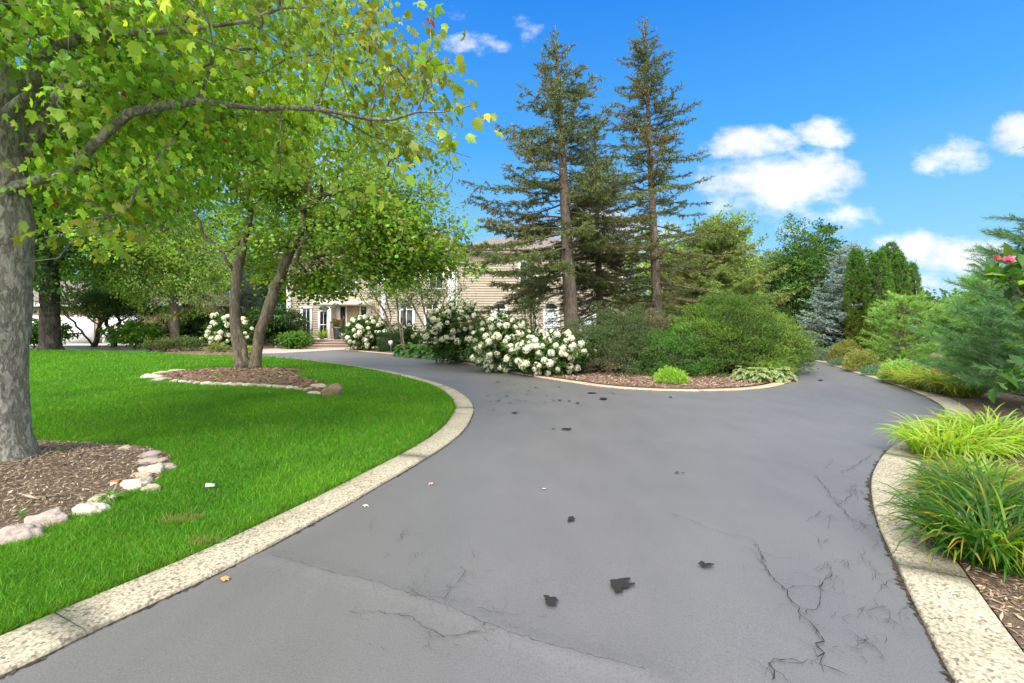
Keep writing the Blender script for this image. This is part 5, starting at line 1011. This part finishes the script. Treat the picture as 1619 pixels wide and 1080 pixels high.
# return walls, gable sides and rear
MB().box(-8.9, YW + .02, 0, 7.75, 40, 6.5).build('wall', M['siding'], H); MB().box(-16.9, YL + .02, 0, -8.95, 40, 6.5).build('wall', M['siding'], H)
MB().box(-8.92, YW - .06, 0, 7.77, YW + .015, .25).box(-16.92, YL - .06, 0, -9, YL + .015, .25).build('foundation', M['concrete'], H)
def corner(x, y, w=.32): MB().box(x - w / 2, y - .085, 0, x + w / 2, y - .03, 6.5).build('corner_board', M['white'], H)
corner(-8.75, YW); corner(7.6, YW); corner(-16.75, YL); corner(-4.15, YW, .5); corner(.5 + 1.2, YW, .16)
MB().tube([(-3.75, YW - .14, .1), (-3.75, YW - .14, 6.4)], .05, 8).build('downspout', M['white'], H, True)
def roof_hip(x0, x1, y0, y1, z, rx0, rx1, ry, zr, ov=.5):
    x0 -= ov; x1 += ov; y0 -= ov; y1 += ov; V = [(x0, y0, z), (x1, y0, z), (x1, y1, z), (x0, y1, z), (rx0, ry, zr), (rx1, ry, zr)]
    lo = [(a_, b_, c_ - .12) for a_, b_, c_ in V[:4]]; mb = MB(); mb.add(V + lo, [(0, 1, 5, 4), (2, 3, 4, 5)], [(1, 2, 5), (3, 0, 4)]); mb.build('roof', M['roof'], H)
    MB().box(x0, y0 - .03, z - .28, x1, y0 + .02, z - .02).box(x0, y0 + .02, z - .28, x1, y0 + ov, z - .24).build('fascia', M['siding'], H)
    MB().tube([(x0, y0 - .09, z - .06), (x1, y0 - .09, z - .06)], .06, 8).build('gutter', M['roof'], H, True)
roof_hip(-16.9, -3.6, YL - 1.2, 40, 6.62, -13, -6.4, 36.5, 8.95); roof_hip(-3.3, 7.75, YW, 39, 6.65, -1.5, 6.2, 35.5, 8.35)
roof_hip(-8.9, -3.3, YW, 38, 6.60, -6.2, -6.0, 34.4, 9.0)
def window(x, y, z0, z1, w, arch=False, curtain=False, mull=1, parent=None):
    """white surround with a dark sash set into it; all parts proud of the siding"""
    yf = y - .10; mb = MB(); tw = .15; zt = z1 - (w / 2 if arch else 0)
    mb.box(x - w / 2, yf, z0, x - w / 2 + tw, y - .02, zt).box(x + w / 2 - tw, yf, z0, x + w / 2, y - .02, zt).box(x - w / 2 - .06, yf - .04, z0 - .09, x + w / 2 + .06, y - .02, z0)
    if arch:
        n = 17; a_ = np.linspace(0, np.pi, n); ro, ri = w / 2, w / 2 - tw; V = []
        for yy in (yf, y - .02):
            V += [(x + ro * math.cos(t_), yy, zt + ro * math.sin(t_)) for t_ in a_] + [(x + ri * math.cos(t_), yy, zt + ri * math.sin(t_)) for t_ in a_]
        i = np.arange(n - 1); mb.add(V, np.vstack([np.stack([i, i + 1, n + i + 1, n + i], 1), np.stack([i, i + 1, 2 * n + i + 1, 2 * n + i], 1), np.stack([n + i, n + i + 1, 3 * n + i + 1, 3 * n + i], 1)]))
        mb.box(x - w / 2 + tw, yf + .005, zt - .05, x + w / 2 - tw, y - .02, zt + .05)
    else: mb.box(x - w / 2 - .04, yf - .02, z1 - tw, x + w / 2 + .04, y - .02, z1 + .05)
    mb2 = mb; zm_ = z0 + (zt - z0) * .5; mb2.box(x - w / 2 + tw, yf + .01, zm_ - .03, x + w / 2 - tw, y - .02, zm_ + .03)
    f = mb2.build('window', M['white'], H)
    g_ = MB(); yg = y - .055
    def gp(mb, x0, x1, a0, b0): mb.add([(x0, yg, a0), (x1, yg, a0), (x1, yg, b0), (x0, yg, b0)], [(0, 1, 2, 3)])
    gp(g_, x - w / 2 + tw, x + w / 2 - tw, z0, zt)
    if arch:
        n = 13; V = [(x, yg, zt)] + [(x + (w / 2 - tw) * math.cos(t_), yg, zt + (w / 2 - tw) * math.sin(t_)) for t_ in np.linspace(0, np.pi, n)]
        ga = MB().add(V, None, [(0, i + 1, i + 2) for i in range(n - 1)])
        if not curtain: g_.add(V, None, [(0, i + 1, i + 2) for i in range(n - 1)])
    me = g_.mesh('pane'); me.materials.append(M['curtain'] if curtain else M['glass']); o = bpy.data.objects.new('pane', me); col.objects.link(o); o.parent = f; o.location = (0, 0, 0)
    if arch and curtain: me = ga.mesh('pane'); me.materials.append(M['glass']); o = bpy.data.objects.new('pane', me); col.objects.link(o); o.parent = f
    mm_ = MB()
    if mull and not curtain:
        mm_.box(x - .015, y - .075, z0, x + .015, y - .056, zt + (w / 2 - tw if arch else 0)); me = mm_.mesh('muntin'); me.materials.append(M['white']); o = bpy.data.objects.new('muntin', me); col.objects.link(o); o.parent = f
xw = lambda px, Y: (px - HX) / F * Y
for px, cu in ((643, 0), (684, 0), (790, 1), (872, 1)): window(xw(px, YW), YW, .38, 3.15, 1.12, True, bool(cu))
window(xw(930, YW), YW, .5, 2.6, 1.1, False, True)
for px in (690, 833, 905): window(xw(px, YW), YW, 4.05, 5.95, 1.15)
window(xw(645, YW), YW, 4.05, 5.95, 1.15)
window(xw(485, YL), YL, .75, 2.9, .85); window(xw(512, YL), YL, .55, 3.0, .8, True)
for px in (482, 517, 555, 590): window(xw(px, YL), YL, 4.1, 5.8, .95)
# entry: pilasters, sidelights, door, cornice
xe = xw(560, YL); E = []
MB().box(xe - 1.3, YL - .16, .45, xe - 1.0, YL - .03, 3.0).box(xe + .95, YL - .16, .45, xe + 1.25, YL - .03, 3.0).box(xe - 1.45, YL - .26, 3.0, xe + 1.4, YL - .03, 3.3).box(xe - .62, YL - .12, .45, xe - .5, YL - .03, 2.98).box(xe + .42, YL - .12, .45, xe + .54, YL - .03, 2.98).build('door_surround', M['white'], H)
MB().box(xe - .5, YL - .09, .47, xe + .42, YL - .035, 2.95).build('door', M['door_tan'], H)
MB().box(xe - 1.0, YL - .08, .95, xe - .62, YL - .04, 2.9).build('sidelight', M['glass'], H); MB().box(xe + .54, YL - .08, .95, xe + .95, YL - .04, 2.9).build('sidelight', M['glass'], H)
MB().box(xe - 1.0, YL - .1, .45, xe - .62, YL - .04, .94).build('sidelight_panel', M['white'], H); MB().box(xe + .54, YL - .1, .45, xe + .95, YL - .04, .94).build('sidelight_panel', M['white'], H)
MB().tube([(xw(521, 33.2), 33.2, .45), (xw(521, 33.2), 33.2, 3.0)], .13, 14).build('porch_column', M['white'], H, True)
MB().box(-14.4, 32.9, 3.0, -10.4, YL - .27, 3.25).build('porch_roof', M['white'], H)
# steps
st = MB(); 
st.box(-15.4, 31.2, 0, -11.4, YL, .15).box(-14.8, 31.9, .15, -11.4, YL, .30).box(-14.2, 32.5, .30, -10.6, YL, .45)
st.build('entry_steps', M['brick'], H)
MB().box(-15.45, 31.15, .15, -11.38, 31.87, .19).box(-14.85, 31.85, .30, -11.38, 32.47, .34).box(-14.25, 32.45, .45, -10.55, YL - .28, .49).build('step_treads', M['paver'], H)
# planter with flowers on the top step
def planter(label, p, r, h, potm, leafc, fl, seed, ph=.7):
    root = empty('flower_planter', p, label, 'planter'); p = np.array(p, float); MB().tube([p, p + [0, 0, h * .5], p + [0, 0, h * .95], p + [0, 0, h]], [r * .75, r * .95, r * 1.05, r], 16).build('pot', M[potm], root, True)
    T = ellipsoid_pts(60, p + [0, 0, h + ph * .4], (r * 1.7, r * 1.7, ph * .55), p[2] + h * .8, .6, .2, seed); V, Fc, C = clump_leaves(T, 12, .07, .10, OVAL, OVALF, leafc, p + [0, 0, h]); link('foliage', np_mesh('foliage', V, Fc, C), M['leaf'], root)
    T2_ = T + np.array([0, -.06, .06]); V, Fc, C = clump_leaves(T2_[::2], 9, .06, .09, RHOMB, RHOMBF, fl, p + [0, 0, h]); link('blossoms', np_mesh('blossoms', V, Fc, C), M['petal'], root)
planter('tall dark planter with pink-red flowers on the top step', (xw(533, 33.0), 33.0, .49), .27, .85, 'pot', (.06, .14, .03), (.55, .05, .10), 301)
planter('low terracotta tub with orange-red flowers left of the bottom step', (xw(466, 30.3), 30.3, .012), .5, .5, 'pot_red', (.09, .17, .04), (.55, .10, .05), 302, .6)
straps('potted_grass', 'spiky lime green plant beside the tall dark planter', (xw(509, 33.2), 33.2, .49), .1, 60, 1.0, .05, (.25, .40, .05), 303, arch=.7)

# garage
G_ = empty('garage', (-34, 38.5, 0), 'brick garage with white doors glimpsed under the crabapples', 'garage')
MB().box(-42, 38.52, 0, -28, 46, 3.4).build('wall', M['brick'], G_)
for x0 in (-38.4, -34.6): 
    d_ = MB().box(x0, 38.44, .02, x0 + 3.1, 38.5, 2.35); 
    for k in range(1, 4): d_.box(x0 + .02, 38.425, .02 + k * .58, x0 + 3.08, 38.44, .05 + k * .58)
    d_.build('garage_door', M['garage_door'], G_)
for x0 in (-41.9,): MB().box(x0, 38.44, .02, x0 + 3.0, 38.5, 2.35).build('garage_door', M['garage_door'], G_)
mbx = MB().add([(-42.5, 37.9, 3.35), (-27.5, 37.9, 3.35), (-27.5, 46.6, 3.35), (-42.5, 46.6, 3.35), (-42.5, 42.2, 5.6), (-27.5, 42.2, 5.6)], [(0, 1, 5, 4), (2, 3, 4, 5)], [(1, 2, 5), (3, 0, 4)]); mbx.build('roof', M['roof'], G_)
MB().box(-42.5, 37.85, 3.1, -27.5, 37.93, 3.33).build('fascia', M['white'], G_)

# far woods closing the view
n = 2600; a_ = np.c_[rng.uniform(-95, 85, n), rng.uniform(50, 66, n)]; keep_ = ~((a_[:, 0] > -8) & (a_[:, 0] < 8)); a_ = a_[keep_]
hh = 5.0 + 2.2 * np.array([mnoise.noise(Vector((x * .12, 0, 0))) for x in a_[:, 0]]) + np.where(a_[:, 0] < -10, 5, 0)
T = np.c_[a_, rng.random(len(a_)) ** .7 * hh]; V, Fc, C = clump_leaves(T, 22, .7, .55, RHOMB, RHOMBF, (.05, .115, .03), (0, 58, -6)); tag(link('distant_woods', np_mesh('distant_woods', V, Fc, C), M['leaf']), kind='stuff')
